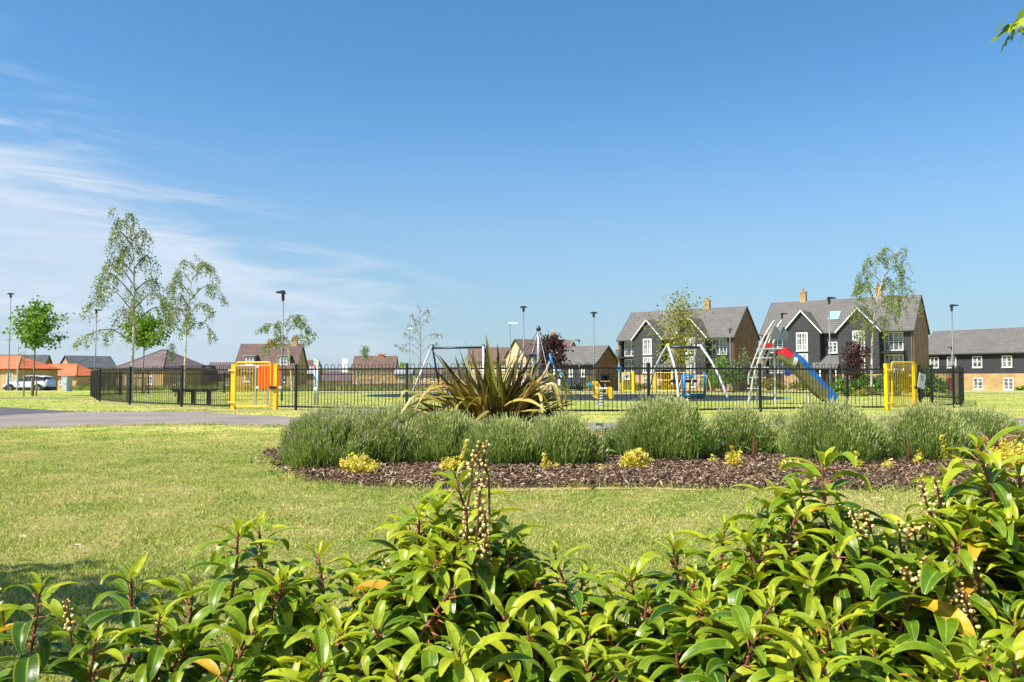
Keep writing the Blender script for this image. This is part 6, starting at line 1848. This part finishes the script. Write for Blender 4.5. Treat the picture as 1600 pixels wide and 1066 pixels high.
def flax():
    g = GP(770, 706); Y = g.y; k = Y / F; rs = random.Random(5)
    r = empty('flax_plant', (g.x, Y, 0), 'large spiky flax plant with bronze green sword leaves, in the middle of the bed', 'flax')
    prof = lambda t: max(.05, (min(1, .60 + t * 1.6)) * (1 - max(0, (t - .55) / .45) ** 1.8 * .97))
    tips = [(690, 556, 0), (668, 545, .3), (720, 545, 0), (706, 556, .3), (738, 531, .1), (741, 560, -.3), (764, 525, 0), (757, 545, -.3), (726, 590, -.5), (700, 600, -.5), (780, 560, -.4), (795, 541, .2), (800, 551, -.2), (815, 532, .3), (809, 528, .1), (822, 556, .4), (845, 556, .3), (838, 570, -.2), (863, 585, .1), (850, 560, .5), (700, 640, -.7), (748, 552, .4), (775, 548, .3), (790, 575, -.5), (812, 590, -.5), (766, 585, -.5), (745, 600, -.5), (730, 575, .3), (755, 570, .2), (783, 538, .3), (830, 545, .2)]
    acc = ([], [], [], [])
    for (px, py, dep) in tips:
        t = Vector(((px - 770) * k, dep, .88 + (591 - py) * k)); b = Vector((rs.uniform(-.16, .16) + (px - 770) * k * .12, rs.uniform(-.12, .12), .12))
        d = t - b; L = d.length * 1.03
        dd = (d.normalized() + Vector((0, 0, .10))).normalized()
        strip_leaf(acc, b, dd, L, rs.uniform(.062, .088), rs.uniform(.12, .32), .42, rs.choice((.05, .15, .3, .35, .45, .5, .6, .7)), 9, rs.uniform(-1.2, 1.2), prof, 2)
    # arching outer leaves that bend over
    for (px, py, ex, ey, dep, rv) in ((640, 612, 620, 640, -.1, .75), (660, 617, 617, 672, -.35, .7), (690, 600, 655, 640, -.5, .62), (855, 585, 880, 640, -.1, .6), (880, 580, 885, 640, .1, .66), (845, 600, 905, 628, -.3, .4), (820, 585, 865, 655, -.5, .5), (860, 600, 880, 665, -.4, .78), (840, 615, 850, 680, -.6, .86), (690, 612, 640, 620, -.3, .72), (705, 605, 660, 622, -.5, .97), (735, 620, 702, 665, -.7, .72), (765, 640, 735, 675, -.8, .8), (790, 650, 800, 695, -.8, .9), (830, 640, 860, 665, -.7, .80), (870, 625, 884, 672, -.2, .70), (720, 640, 690, 650, -.8, .6), (805, 625, 850, 640, -.7, .85), (680, 625, 612, 655, .1, .88), (846, 595, 895, 600, .3, .45), (750, 620, 718, 668, -.8, .86)):
        b = Vector((rs.uniform(-.12, .12), rs.uniform(-.12, .05), .03)); m = Vector(((px - 770) * k, dep * .6, .88 + (591 - py) * k)); e = Vector(((ex - 770) * k, dep, max(.88 + (591 - ey) * k, .1)))
        cv_ = curve([b, b.lerp(m, .55) + Vector((0, 0, .13)), m, m.lerp(e, .55) + Vector((0, 0, .06)), e], 4)
        wd = rs.uniform(.038, .055); b0 = len(acc[0]); n = len(cv_)
        tw = rs.uniform(-.8, .8)
        for i, p in enumerate(cv_):
            dd = (cv_[min(i + 1, n - 1)] - cv_[max(i - 1, 0)]).normalized(); s = dd.cross(Vector((0, 0, 1))); s.normalize(); s = Matrix.Rotation(tw + i / n * rs.uniform(-.1, .6), 3, dd) @ s; nn = s.cross(dd); wv = wd * prof(i / (n - 1))
            for kk in range(-2, 3):
                a_ = kk / 2; acc[0].append(tuple(p + s * a_ * wv * .5 + nn * abs(a_) * wv * .2)); acc[2].append(rv); acc[3].append(abs(a_))
            if i < n - 1:
                for kk in range(4): q = b0 + i * 5 + kk; acc[1].append((q, q + 1, q + 6, q + 5))
    # the dense fan: long stiff leaves standing up in the middle, shorter and laxer ones towards the sides
    for i in range(270):
        th = rs.uniform(-1, 1); th = (abs(th) ** .85) * (1 if th > 0 else -1) * 1.35
        ph = rs.uniform(-.75, .75)
        d = Vector((math.sin(th), math.cos(th) * math.sin(ph) * .8, math.cos(th) * math.cos(ph)))
        Lf = rs.uniform(.62, 1.08) * (1.12 - .16 * abs(th))
        rv = rs.choice((.0, .0, .04, .08, .15, .22, .3, .38, .48, .58, .66, .72, .78, .86, .97))
        strip_leaf(acc, (rs.uniform(-.16, .16) + .10 * math.sin(th), rs.uniform(-.13, .13), rs.uniform(.10, .26)), d, Lf, rs.uniform(.036, .062), rs.uniform(.05, .55) + (1.2 if rs.random() < .20 else 0) + .35 * abs(th), .45, rv, 9, rs.uniform(-1.4, 1.4), prof, 2)
    acc_build(acc, 'leaves', M['flax'], r)
    mb = MB()
    for px, py, dep in ((860, 565, .2), (868, 608, .1)): mb.tube([(.2, 0, 0), ((px - 770) * k, dep, .88 + (591 - py) * k)], [.016, .010], 6)
    mb.build('dead_stalk', M['beige'], r)


flax()


def strap_clump():
    g = GP(1556, 712); rs = random.Random(8); r = empty('strap_leaf_plant', (g.x, g.y, 0), 'small red brown strap leaved plant at the right of the bed', 'plant')
    acc = ([], [], [], [])
    for i in range(46):
        a = rs.uniform(0, 6.283); tl = rs.uniform(.2, 1.3); strip_leaf(acc, (rs.uniform(-.08, .08), rs.uniform(-.08, .08), .02), (math.cos(a) * tl, math.sin(a) * tl, 1), rs.uniform(.3, .52), .016, rs.uniform(.3, 1.9), .3, rs.random(), 7, rs.uniform(-1, 1), None, 1)
    acc_build(acc, 'leaves', M['cordyline'], r)


strap_clump()


def euonymus(px, py, wd_px, h_px, label, seed, n=None, spire=None):
    g = GP(px, py); k = g.y / F; rs = np.random.default_rng(seed); hw, h = wd_px * k / 2, h_px * k
    r = empty('euonymus', (g.x, g.y, 0.02), label, 'shrub', 'yellow variegated shrubs in the bed')
    ns = max(6, int(wd_px / 2.6)); C = []; mb = MB()
    for i in range(ns):
        a = rs.uniform(0, 6.283); u = math.sqrt(rs.random()); e = np.array([math.cos(a) * u * hw, math.sin(a) * u * hw * .8, h * (1 - .45 * u * u) * rs.uniform(.7, 1.08)])
        if spire is not None and i == 0: e = np.array([spire[0] * k, -.03, spire[1] * k])
        b = e * np.array([.35, .35, 0]); mb.tube([tuple(b), tuple((b + e) / 2 + np.array([0, 0, .01])), tuple(e)], .003, 4)
        m = int((np.linalg.norm(e - b) / .16 * 40) * (n or 1.0))
        for j in range(m):
            t = rs.random() ** .7; C.append(b + (e - b) * t + rs.normal(0, .016 if not (spire is not None and i == 0) else .009, 3))
    mb.build('stems', M['bark'], r)
    C = np.array(C); C[:, 2] = np.maximum(C[:, 2], .008); foliage('foliage', C, .032, M['euonymus'], r, flat=.2, aspect=.6)


for i, (px, py, wd, h, lab, sp, n) in enumerate(((560, 745, 72, 30, 'broad bright yellow shrub at the left of the bed', None, 1.5), (704, 742, 50, 24, 'pale yellow shrub with a tall spire, behind the berry spikes', (26, 52), 1.5), (851, 738, 20, 22, 'tiny pointed yellow shrub below the flax', (0, 26), 1.3), (993, 737, 46, 33, 'dense round golden shrub in the middle of the bed', None, 2.2),
                                             (1150, 733, 34, 26, 'yellow shrub below the lavender with bare patches', (-8, 34), 1.4), (1113, 730, 12, 16, 'tiny sparse yellow shrub left of the third yellow shrub', None, 1.0), (1235, 737, 38, 16, 'low cream yellow shrub in front of the rounded lavender', None, 1.4), (1340, 738, 10, 26, 'thin upright cream shrub, first right of the low cream one', (-4, 30), 1.0), (1388, 737, 14, 14, 'tiny yellow tuft between two cream shrubs', None, 1.2), (1434, 732, 14, 20, 'small cream shrub by the yellow flowers', (2, 22), 1.0),
                                             (1487, 728, 30, 16, 'cream shrub with one long leaning spire', (-18, 44), 1.2), (1590, 740, 100, 46, 'largest cream yellow shrub at the right edge', None, 1.6), (868, 738, 12, 9, 'very small golden tuft beside the pointed shrub', None, 1.0), (940, 740, 14, 8, 'low sparse tuft left of the round golden shrub', None, .8))):
    euonymus(px, py, wd, h, lab, 60 + i, n, sp)


def broadleaf(px, py, n, spread, L, label, seed, upright=False, m='dock'):
    g = GP(px, py); rs = random.Random(seed); r = empty('leafy_plant', (g.x, g.y, .01), label, 'plant'); acc = ([], [], [], []); mb = MB()
    if upright:
        h = L; mb.tube([(0, 0, 0), (.01, 0, h * .5), (0, 0, h)], [.008, .006, .003], 6)
        for i in range(n):
            t = i / n; a = i * 2.4; ln = .05 + .10 * (1 - t) if t < .9 else .05
            strip_leaf(acc, (0, 0, h * (.15 + .85 * t)), (math.cos(a), math.sin(a), .6 + t * 1.2), ln, ln * .27, .8, .3, rs.uniform(.4, 1), 6, 0, None, 1)
    else:
        for i in range(n):
            a = rs.uniform(0, 6.283); u = rs.uniform(.1, 1) * spread; p = Vector((math.cos(a) * u, math.sin(a) * u, rs.uniform(.05, .42) * (1 - .5 * u / spread)))
            mb.tube([(p.x * .3, p.y * .3, 0), tuple(p)], .004, 5); strip_leaf(acc, p, (math.cos(a), math.sin(a), rs.uniform(-.1, .6)), L * rs.uniform(.6, 1.2), L * .42, rs.uniform(.4, 1.2), .25, rs.random(), 6, rs.uniform(-.4, .4), None, 1)
    mb.build('stems', M['twig'] if not upright else M['dockstem'], r); acc_build(acc, 'leaves', M[m], r)


M['dockstem'] = mat('green_stem', (0.12, 0.20, 0.04), .6)
broadleaf(943, 716, 42, .24, .13, 'dark leafy dock plant between two lavender bushes', 3)
broadleaf(925, 727, 14, .14, .12, 'low broad leaved weed in front of the dock plant', 4)
broadleaf(1090, 727, 34, 0, .62, 'tall upright green shoot in front of the broad lavender bush', 5, True)
broadleaf(1178, 722, 10, .10, .09, 'small green weed by the bare lavender stems', 6)
broadleaf(1420, 730, 9, .08, .07, 'small yellow flowered weed below the right lavender', 7)
g = GP(1422, 722)
mb = MB()
for dx, dz in ((-.03, .17), (.03, .19)):
    mb.tube([(dx * .5, 0, 0), (dx, 0, dz)], .002, 4)
o = mb.build('flower_stalk', M['dockstem'], None, loc=(g.x, g.y, .02)); tag(o, 'pair of yellow dandelion like flowers on thin stalks in the bed', 'flower')
fb = MB()
for dx, dz in ((-.03, .17), (.03, .19)): fb.tube([(dx, 0, dz - .004), (dx, 0, dz + .006)], [.008, .018], 9)
fb.build('flower_heads', M['yellow'], o)


# ================================================================== FOREGROUND LAUREL
def laurel_profile(t):
    return max(.03, math.sin(math.pi * (t * .94 + .03)) ** .72 * (1 - .25 * t))


class Laurel:
    def __init__(s, px, Y, label):
        c = XG(px, Y); s.o = Vector((c.x, c.y, 0)); s.root = empty('laurel_shrub', s.o, label, 'shrub', 'laurel shrubs in the foreground')
        s.acc = ([], [], [], []); s.wood = MB(); s.px = px; s.spikes = []
    def shoot(s, tip, L, lean, rs, big=1.0, yellow=.05):
        """leafy shoot ending at tip (local); older leaves lower, larger and drooping"""
        ax = Vector((lean[0], lean[1], 1)).normalized(); tip = Vector(tip)
        base = tip - ax * L
        foot = Vector((base.x * .35 + rs.uniform(-.1, .1), base.y * .35 + rs.uniform(-.08, .08), 0.0))
        midp = foot.lerp(base, .6) + Vector((rs.uniform(-.04, .04), rs.uniform(-.04, .04), .02))
        cv_ = curve([foot, midp, base, base.lerp(tip, .55) + Vector((rs.uniform(-.012, .012), rs.uniform(-.012, .012), 0)), tip], 5); n = len(cv_)
        s.wood.tube(cv_, [.0042 * (1 - i / n) ** .7 + .0014 for i in range(n)], 6)
        u = ax.cross(Vector((0, 1, 0.01))).normalized(); v = ax.cross(u)
        d0 = .0; a = rs.uniform(0, 6.283); i = 0
        while d0 < L * 1.05:
            t = min(1, d0 / L)
            a += 2.399 + rs.uniform(-.3, .3)
            out = u * math.cos(a) + v * math.sin(a)
            if i < 4: ang, ln = .35 + i * .20, (.030 + i * .014); rv = rs.uniform(.72, .86)
            else:
                ang = min(1.7, .85 + t * .95 + rs.uniform(-.25, .25)); ln = min(.132, .080 + .060 * t) * rs.uniform(.66, 1.20) * big
                rv = rs.uniform(.50, .84) if t < .3 else rs.uniform(.02, .62)
                if t > .45 and rs.random() < yellow: rv = rs.uniform(.90, 1.0)
                elif rs.random() < .04: rv = rs.uniform(.8, .85)
            d = (ax * math.cos(ang) + out * math.sin(ang)).normalized()
            p = tip - ax * d0
            pl = .006 if i < 4 else .017
            q = p + d * pl
            s.wood.tube([p, q], [.0017, .0013], 5, 1)
            strip_leaf(s.acc, q, d, ln, ln * rs.uniform(.27, .37), (rs.uniform(.7, 1.1) if i < 4 else rs.uniform(1.15, 2.3)), rs.uniform(.35, .75), rv, 10, rs.uniform(-.3, .3), laurel_profile, 2, .25)
            d0 += (.005 if i < 4 else rs.uniform(.0048, .0098)); i += 1
    def spike(s, a, b, rs):
        """raceme of unripe berries from foot b to tip a (local)"""
        a, b = Vector(a), Vector(b); L = (a - b).length; ax = (a - b) / L; mb = MB()
        bow = Vector((rs.uniform(-.01, .01), rs.uniform(-.01, .01), 0)); pts = [b.lerp(a, t / 6) + bow * math.sin(math.pi * t / 6) for t in range(7)]
        pts = [b - ax * .05 - Vector((0, 0, .03))] + pts
        mb.tube(pts, [.0024] + [.0022] * 6 + [.0012], 6); sp = mb.build('berry_spike', M['twig'], s.root)
        V, Fc, rv = [], [], []; n = max(8, int(L / .0036)); u = ax.cross(Vector((.3, 1, .1))).normalized(); v = ax.cross(u); st = MB()
        for i in range(n):
            t = i / n; p = pts[1 + min(5, int(t * 6))].lerp(pts[min(7, 2 + int(t * 6))], t * 6 % 1); an = i * 2.4 + rs.uniform(-.4, .4); ro = (.0095 - .004 * t) * rs.uniform(.75, 1.25); rr = (.0046 - .0019 * t) * rs.uniform(.65, 1.12)
            c = p + (u * math.cos(an) + v * math.sin(an)) * ro + ax * .004; st.tube([p, c], .0007, 4, cap=False)
            b0 = len(V)
            for j in range(5):
                th = math.pi * (j + .0) / 4
                for q in range(7):
                    ph = 2 * math.pi * q / 7; V.append(tuple(c + Vector((math.sin(th) * math.cos(ph), math.sin(th) * math.sin(ph), math.cos(th))) * rr)); rv.append(0)
            r_ = max(0, min(1, rs.random() * .9 + .25 * (1 - t) - .15))
            for q in range(35): rv[b0 + q] = r_
            for j in range(4):
                for q in range(7): Fc.append((b0 + j * 7 + q, b0 + (j + 1) * 7 + q, b0 + (j + 1) * 7 + (q + 1) % 7, b0 + j * 7 + (q + 1) % 7))
        npmesh('berries', V, Fc, M['berry'], sp, {'rnd': rv}, True); st.build('berry_stalks', M['twig'], sp)
    def finish(s):
        s.wood.build('branches', [M['twig'], M['petiole']], s.root, True); acc_build(s.acc, 'foliage', M['laurel'], s.root)


M['petiole'] = mat('red_leaf_stalk', (0.34, 0.10, 0.05), .5, var=.3, scale=40)
SHRUBS = [Laurel(px, Y, lab) for px, Y, lab in (
    (80, 1.72, 'leftmost laurel shrub with one berry spike and a yellowed leaf, over the shaded grass'), (330, 1.66, 'low laurel shrub second from the left, with gaps showing lawn'), (500, 1.62, 'laurel shrub left of the tall berry spikes'), (720, 1.66, 'laurel shrub with the cluster of tall cream berry spikes in the middle'),
    (900, 1.60, 'low laurel shrub in the dip right of the middle berry spikes'), (1080, 1.64, 'laurel shrub right of centre without berries'), (1280, 1.66, 'tall laurel shrub with a bright upright shoot, right of centre'), (1500, 1.62, 'laurel shrub at the right with many cream berry spikes and yellow leaves'),
    (1840, 1.62, 'laurel shrub just beyond the right edge of the view'), (2150, 1.66, 'last laurel shrub beyond the right edge of the view'), (-260, 1.66, 'laurel shrub just beyond the left edge of the view'))]


def shrub_for(px):
    return min(SHRUBS, key=lambda q: abs(q.px - px))


lrs = random.Random(21)
TIPS = [(62, 922, 1.62), (205, 898, 1.70), (300, 925, 1.70), (372, 830, 1.66), (405, 826, 1.72), (497, 868, 1.66), (655, 806, 1.66), (712, 748, 1.70), (805, 850, 1.72), (868, 872, 1.66), (912, 900, 1.72), (985, 900, 1.66), (1052, 855, 1.66), (1085, 905, 1.60), (1132, 828, 1.68), (1165, 842, 1.62), (1285, 724, 1.66), (1215, 775, 1.70), (1318, 850, 1.60), (1390, 850, 1.70), (1528, 700, 1.62), (1592, 742, 1.66), (1450, 850, 1.72), (1560, 830, 1.62), (570, 925, 1.60), (440, 905, 1.60), (760, 870, 1.62), (620, 880, 1.72), (1225, 850, 1.72), (1010, 940, 1.60), (690, 850, 1.60), (1180, 900, 1.56), (1480, 800, 1.66), (1350, 900, 1.66), (250, 960, 1.6), (150, 1000, 1.6), (545, 895, 1.7), (840, 905, 1.6), (640, 825, 1.7), (682, 795, 1.66), (735, 805, 1.68), (772, 832, 1.7), (792, 862, 1.64), (702, 830, 1.6), (1250, 765, 1.7), (1310, 800, 1.66), (1345, 835, 1.7), (1480, 745, 1.7), (1560, 765, 1.68), (1422, 825, 1.7), (1245, 800, 1.62), (1550, 735, 1.7), (1595, 790, 1.6)]
for (px, py, Y) in TIPS:
    s = shrub_for(px); p = P(px, py, Y) - s.o; tall = py < 800
    s.shoot(p, lrs.uniform(.16, .22) * (1.25 if tall else 1), (lrs.uniform(-.3, .3), lrs.uniform(-.3, .15)), lrs, 1.0, .06 if px < 1350 else .22)
SIL = ([-120, 0, 60, 150, 250, 340, 390, 470, 560, 640, 710, 800, 880, 960, 1050, 1130, 1200, 1285, 1340, 1440, 1530, 1600, 1720], [960, 960, 950, 960, 945, 900, 860, 890, 900, 840, 800, 880, 910, 925, 880, 860, 820, 790, 880, 830, 745, 760, 760])
cnt = 0
while cnt < 195:
    px = lrs.uniform(-110, 1710); top_ = np.interp(px, *SIL); py = top_ + 30 + (lrs.random() ** 1.15) * 330
    if px < 330 and lrs.random() < .88: continue
    if px < 560 and lrs.random() < .25: continue
    Y = max(1.02, 1.66 - (py - top_) / 330 * .50 + lrs.uniform(-.08, .12)); s = shrub_for(px); p = P(px, py, Y) - s.o
    if p.z < .10: continue
    s.shoot(p, lrs.uniform(.13, .20), (lrs.uniform(-.55, .55), lrs.uniform(-.5, .25)), lrs, lrs.uniform(.85, 1.08), (.13 if py - top_ > 130 else .05) if px < 1350 else .20); cnt += 1
for i in range(46):
    px = lrs.choice((lrs.uniform(1710, 2350), lrs.uniform(1710, 2350), lrs.uniform(-520, -120))); Y = lrs.uniform(1.15, 1.7); s = shrub_for(px); p = P(px, lrs.uniform(800, 1000) if px > 0 else lrs.uniform(960, 1060), Y) - s.o
    s.shoot(p, lrs.uniform(.14, .22), (lrs.uniform(-.5, .5), lrs.uniform(-.4, .25)), lrs, 1.0, .08)
for (ax, ay, bx, by, Y) in ((753, 692, 737, 752, 1.66), (763, 692, 764, 744, 1.68), (758, 748, 749, 797, 1.63), (729, 793, 730, 842, 1.62), (755, 794, 758, 836, 1.62), (760, 832, 763, 877, 1.60), (739, 858, 741, 882, 1.60), (1330, 796, 1352, 840, 1.66), (1346, 796, 1362, 836, 1.68), (1439, 747, 1466, 825, 1.64), (1460, 749, 1468, 790, 1.7), (1437, 800, 1446, 828, 1.68), (1424, 817, 1430, 838, 1.7), (1450, 872, 1450, 920, 1.56), (1479, 879, 1489, 916, 1.58), (1518, 875, 1537, 942, 1.52), (1497, 919, 1518, 984, 1.5), (1544, 1006, 1573, 1062, 1.44), (1412, 886, 1432, 916, 1.58), (1488, 934, 1500, 958, 1.5), (102, 937, 110, 985, 1.66), (-2, 918, 4, 952, 1.7), (597, 874, 600, 900, 1.74), (1402, 818, 1405, 832, 1.7), (1500, 905, 1512, 950, 1.52)):
    s = shrub_for((ax + bx) / 2); s.spike(P(ax, ay, Y - .10) - s.o, P(bx, by, Y - .08) - s.o, lrs)
for s in SHRUBS: s.finish()


# ================================================================== TREES JUST OUTSIDE THE FRAME
def big_leaf_tree(x, y, h, rad, cz, label, seed, reach=None, n=900, hole=None):
    """young maple with real lobed leaves"""
    rs = random.Random(seed); r = empty('maple_tree', (x, y, 0), label, 'tree'); tr = MB(); tr.tube([(0, 0, -.1), (.02, 0, 1.2), (0, .02, h)], [.06, .05, .02], 10); V, Fc, rv = [], [], []
    def leaf(p, d, sz):
        d = Vector(d).normalized(); s = d.cross(Vector((0, 0, 1))); s = s.normalized() if s.length > .01 else Vector((1, 0, 0)); nn = s.cross(d); b0 = len(V); r_ = rs.random()
        out = [(0, 0), (.28, .10), (.52, .38), (.30, .42), (.42, .78), (.17, .66), (0, 1.05), (-.17, .66), (-.42, .78), (-.30, .42), (-.52, .38), (-.28, .10)]
        for (a, b) in out: V.append(tuple(p + s * a * sz + d * b * sz - nn * (abs(a) * .18 + b * b * .22) * sz)); rv.append(r_)
        for q in ((0, 1, 2, 3), (0, 3, 4, 5), (0, 5, 6, 7), (0, 7, 8, 9), (0, 9, 10, 11)): Fc.append(tuple(b0 + i for i in q))
    nb = 26
    for i in range(nb):
        a = i * 2.4; z = cz - rad + 2 * rad * (i + .5) / nb; ra = rad * math.sqrt(max(.05, 1 - ((z - cz) / rad) ** 2)); e = Vector((math.cos(a) * ra, math.sin(a) * ra, z)); pts = limb(tr, (0, 0, max(1.2, z - .5)), e, .018, .004, .08)
        for j in range(n // nb):
            p = pts[rs.randint(2, 5)] + Vector((rs.gauss(0, .14), rs.gauss(0, .14), rs.gauss(0, .12)))
            if reach is not None and (p.x < -1.15 or p.z < 2.75): continue
            leaf(p, (math.cos(a) + rs.gauss(0, .6), math.sin(a) + rs.gauss(0, .6), rs.uniform(-1.1, .2)), rs.uniform(.06, .10))
    if reach is not None:
        pts = limb(tr, (0, 0, reach[2] + .25), reach, .014, .004, .25, 8)
        for j, p in enumerate(pts[3:]):
            for q in range(7 if j < 3 else 16): leaf(p + Vector((rs.gauss(0, .035), rs.gauss(0, .05), rs.gauss(0, .03))), (rs.uniform(-1.0, -.1), rs.gauss(0, .4), rs.uniform(-1.3, -.35)), rs.uniform(.05, .085))
    tr.build('trunk', M['bark'], r, True); npmesh('crown', V, Fc, M['mapleleaf_near'], r, {'rnd': rv})


M['mapleleaf_near'] = leafmat('maple_leaf_near', [(0.0, (0.08, 0.17, 0.012)), (0.6, (0.22, 0.32, 0.018)), (0.92, (0.42, 0.46, 0.03)), (1.0, (0.48, 0.16, 0.07))], 0.45)
rp = P(1590, 40, 3.4)
big_leaf_tree(4.25, 3.9, 4.6, 1.25, 3.75, 'young maple whose lowest branch hangs into the top right corner', 31, n=2600, reach=(rp.x - 4.25, rp.y - 3.9, rp.z))
big_leaf_tree(-4.12, 1.72, 3.6, .85, 2.55, 'young maple outside the left edge that shades the lawn corner', 33, n=5200)


# a few small flowers in the lawn
def daisy(px, py, label, m, group=None):
    g = GP(px, py); r = empty('daisy', (g.x, g.y, 0), label, 'flower', group); mb = MB(); mb.tube([(0, 0, 0), (.004, 0, .045)], .0012, 4); mb.build('stalk', M['dockstem'], r)
    fb = MB()
    for i in range(11):
        a = i * 2 * math.pi / 11; u = Vector((math.cos(a), math.sin(a), .15)); v = Vector((-math.sin(a), math.cos(a), 0)) * .003; b = Vector((.004, 0, .046)); fb.face([b + u * .002 - v * .6, b + u * .012 - v, b + u * .016, b + u * .012 + v, b + u * .002 + v * .6])
    fb.build('petals', M[m], r); cb = MB(); cb.ball((.004, 0, .048), .004, 7, 4, 0, .6); cb.build('flower_centre', M['yellow'], r)


for px, py in ((1363, 789), (1371, 788), (1377, 791), (84, 715), (276, 723), (120, 866), (405, 819), (34, 852)): daisy(px, py, 'tiny white daisy in the mown lawn', 'white', 'white daisies in the lawn')
daisy(1121, 795.5, 'single small yellow flower in the lawn above the laurel', 'yellow')
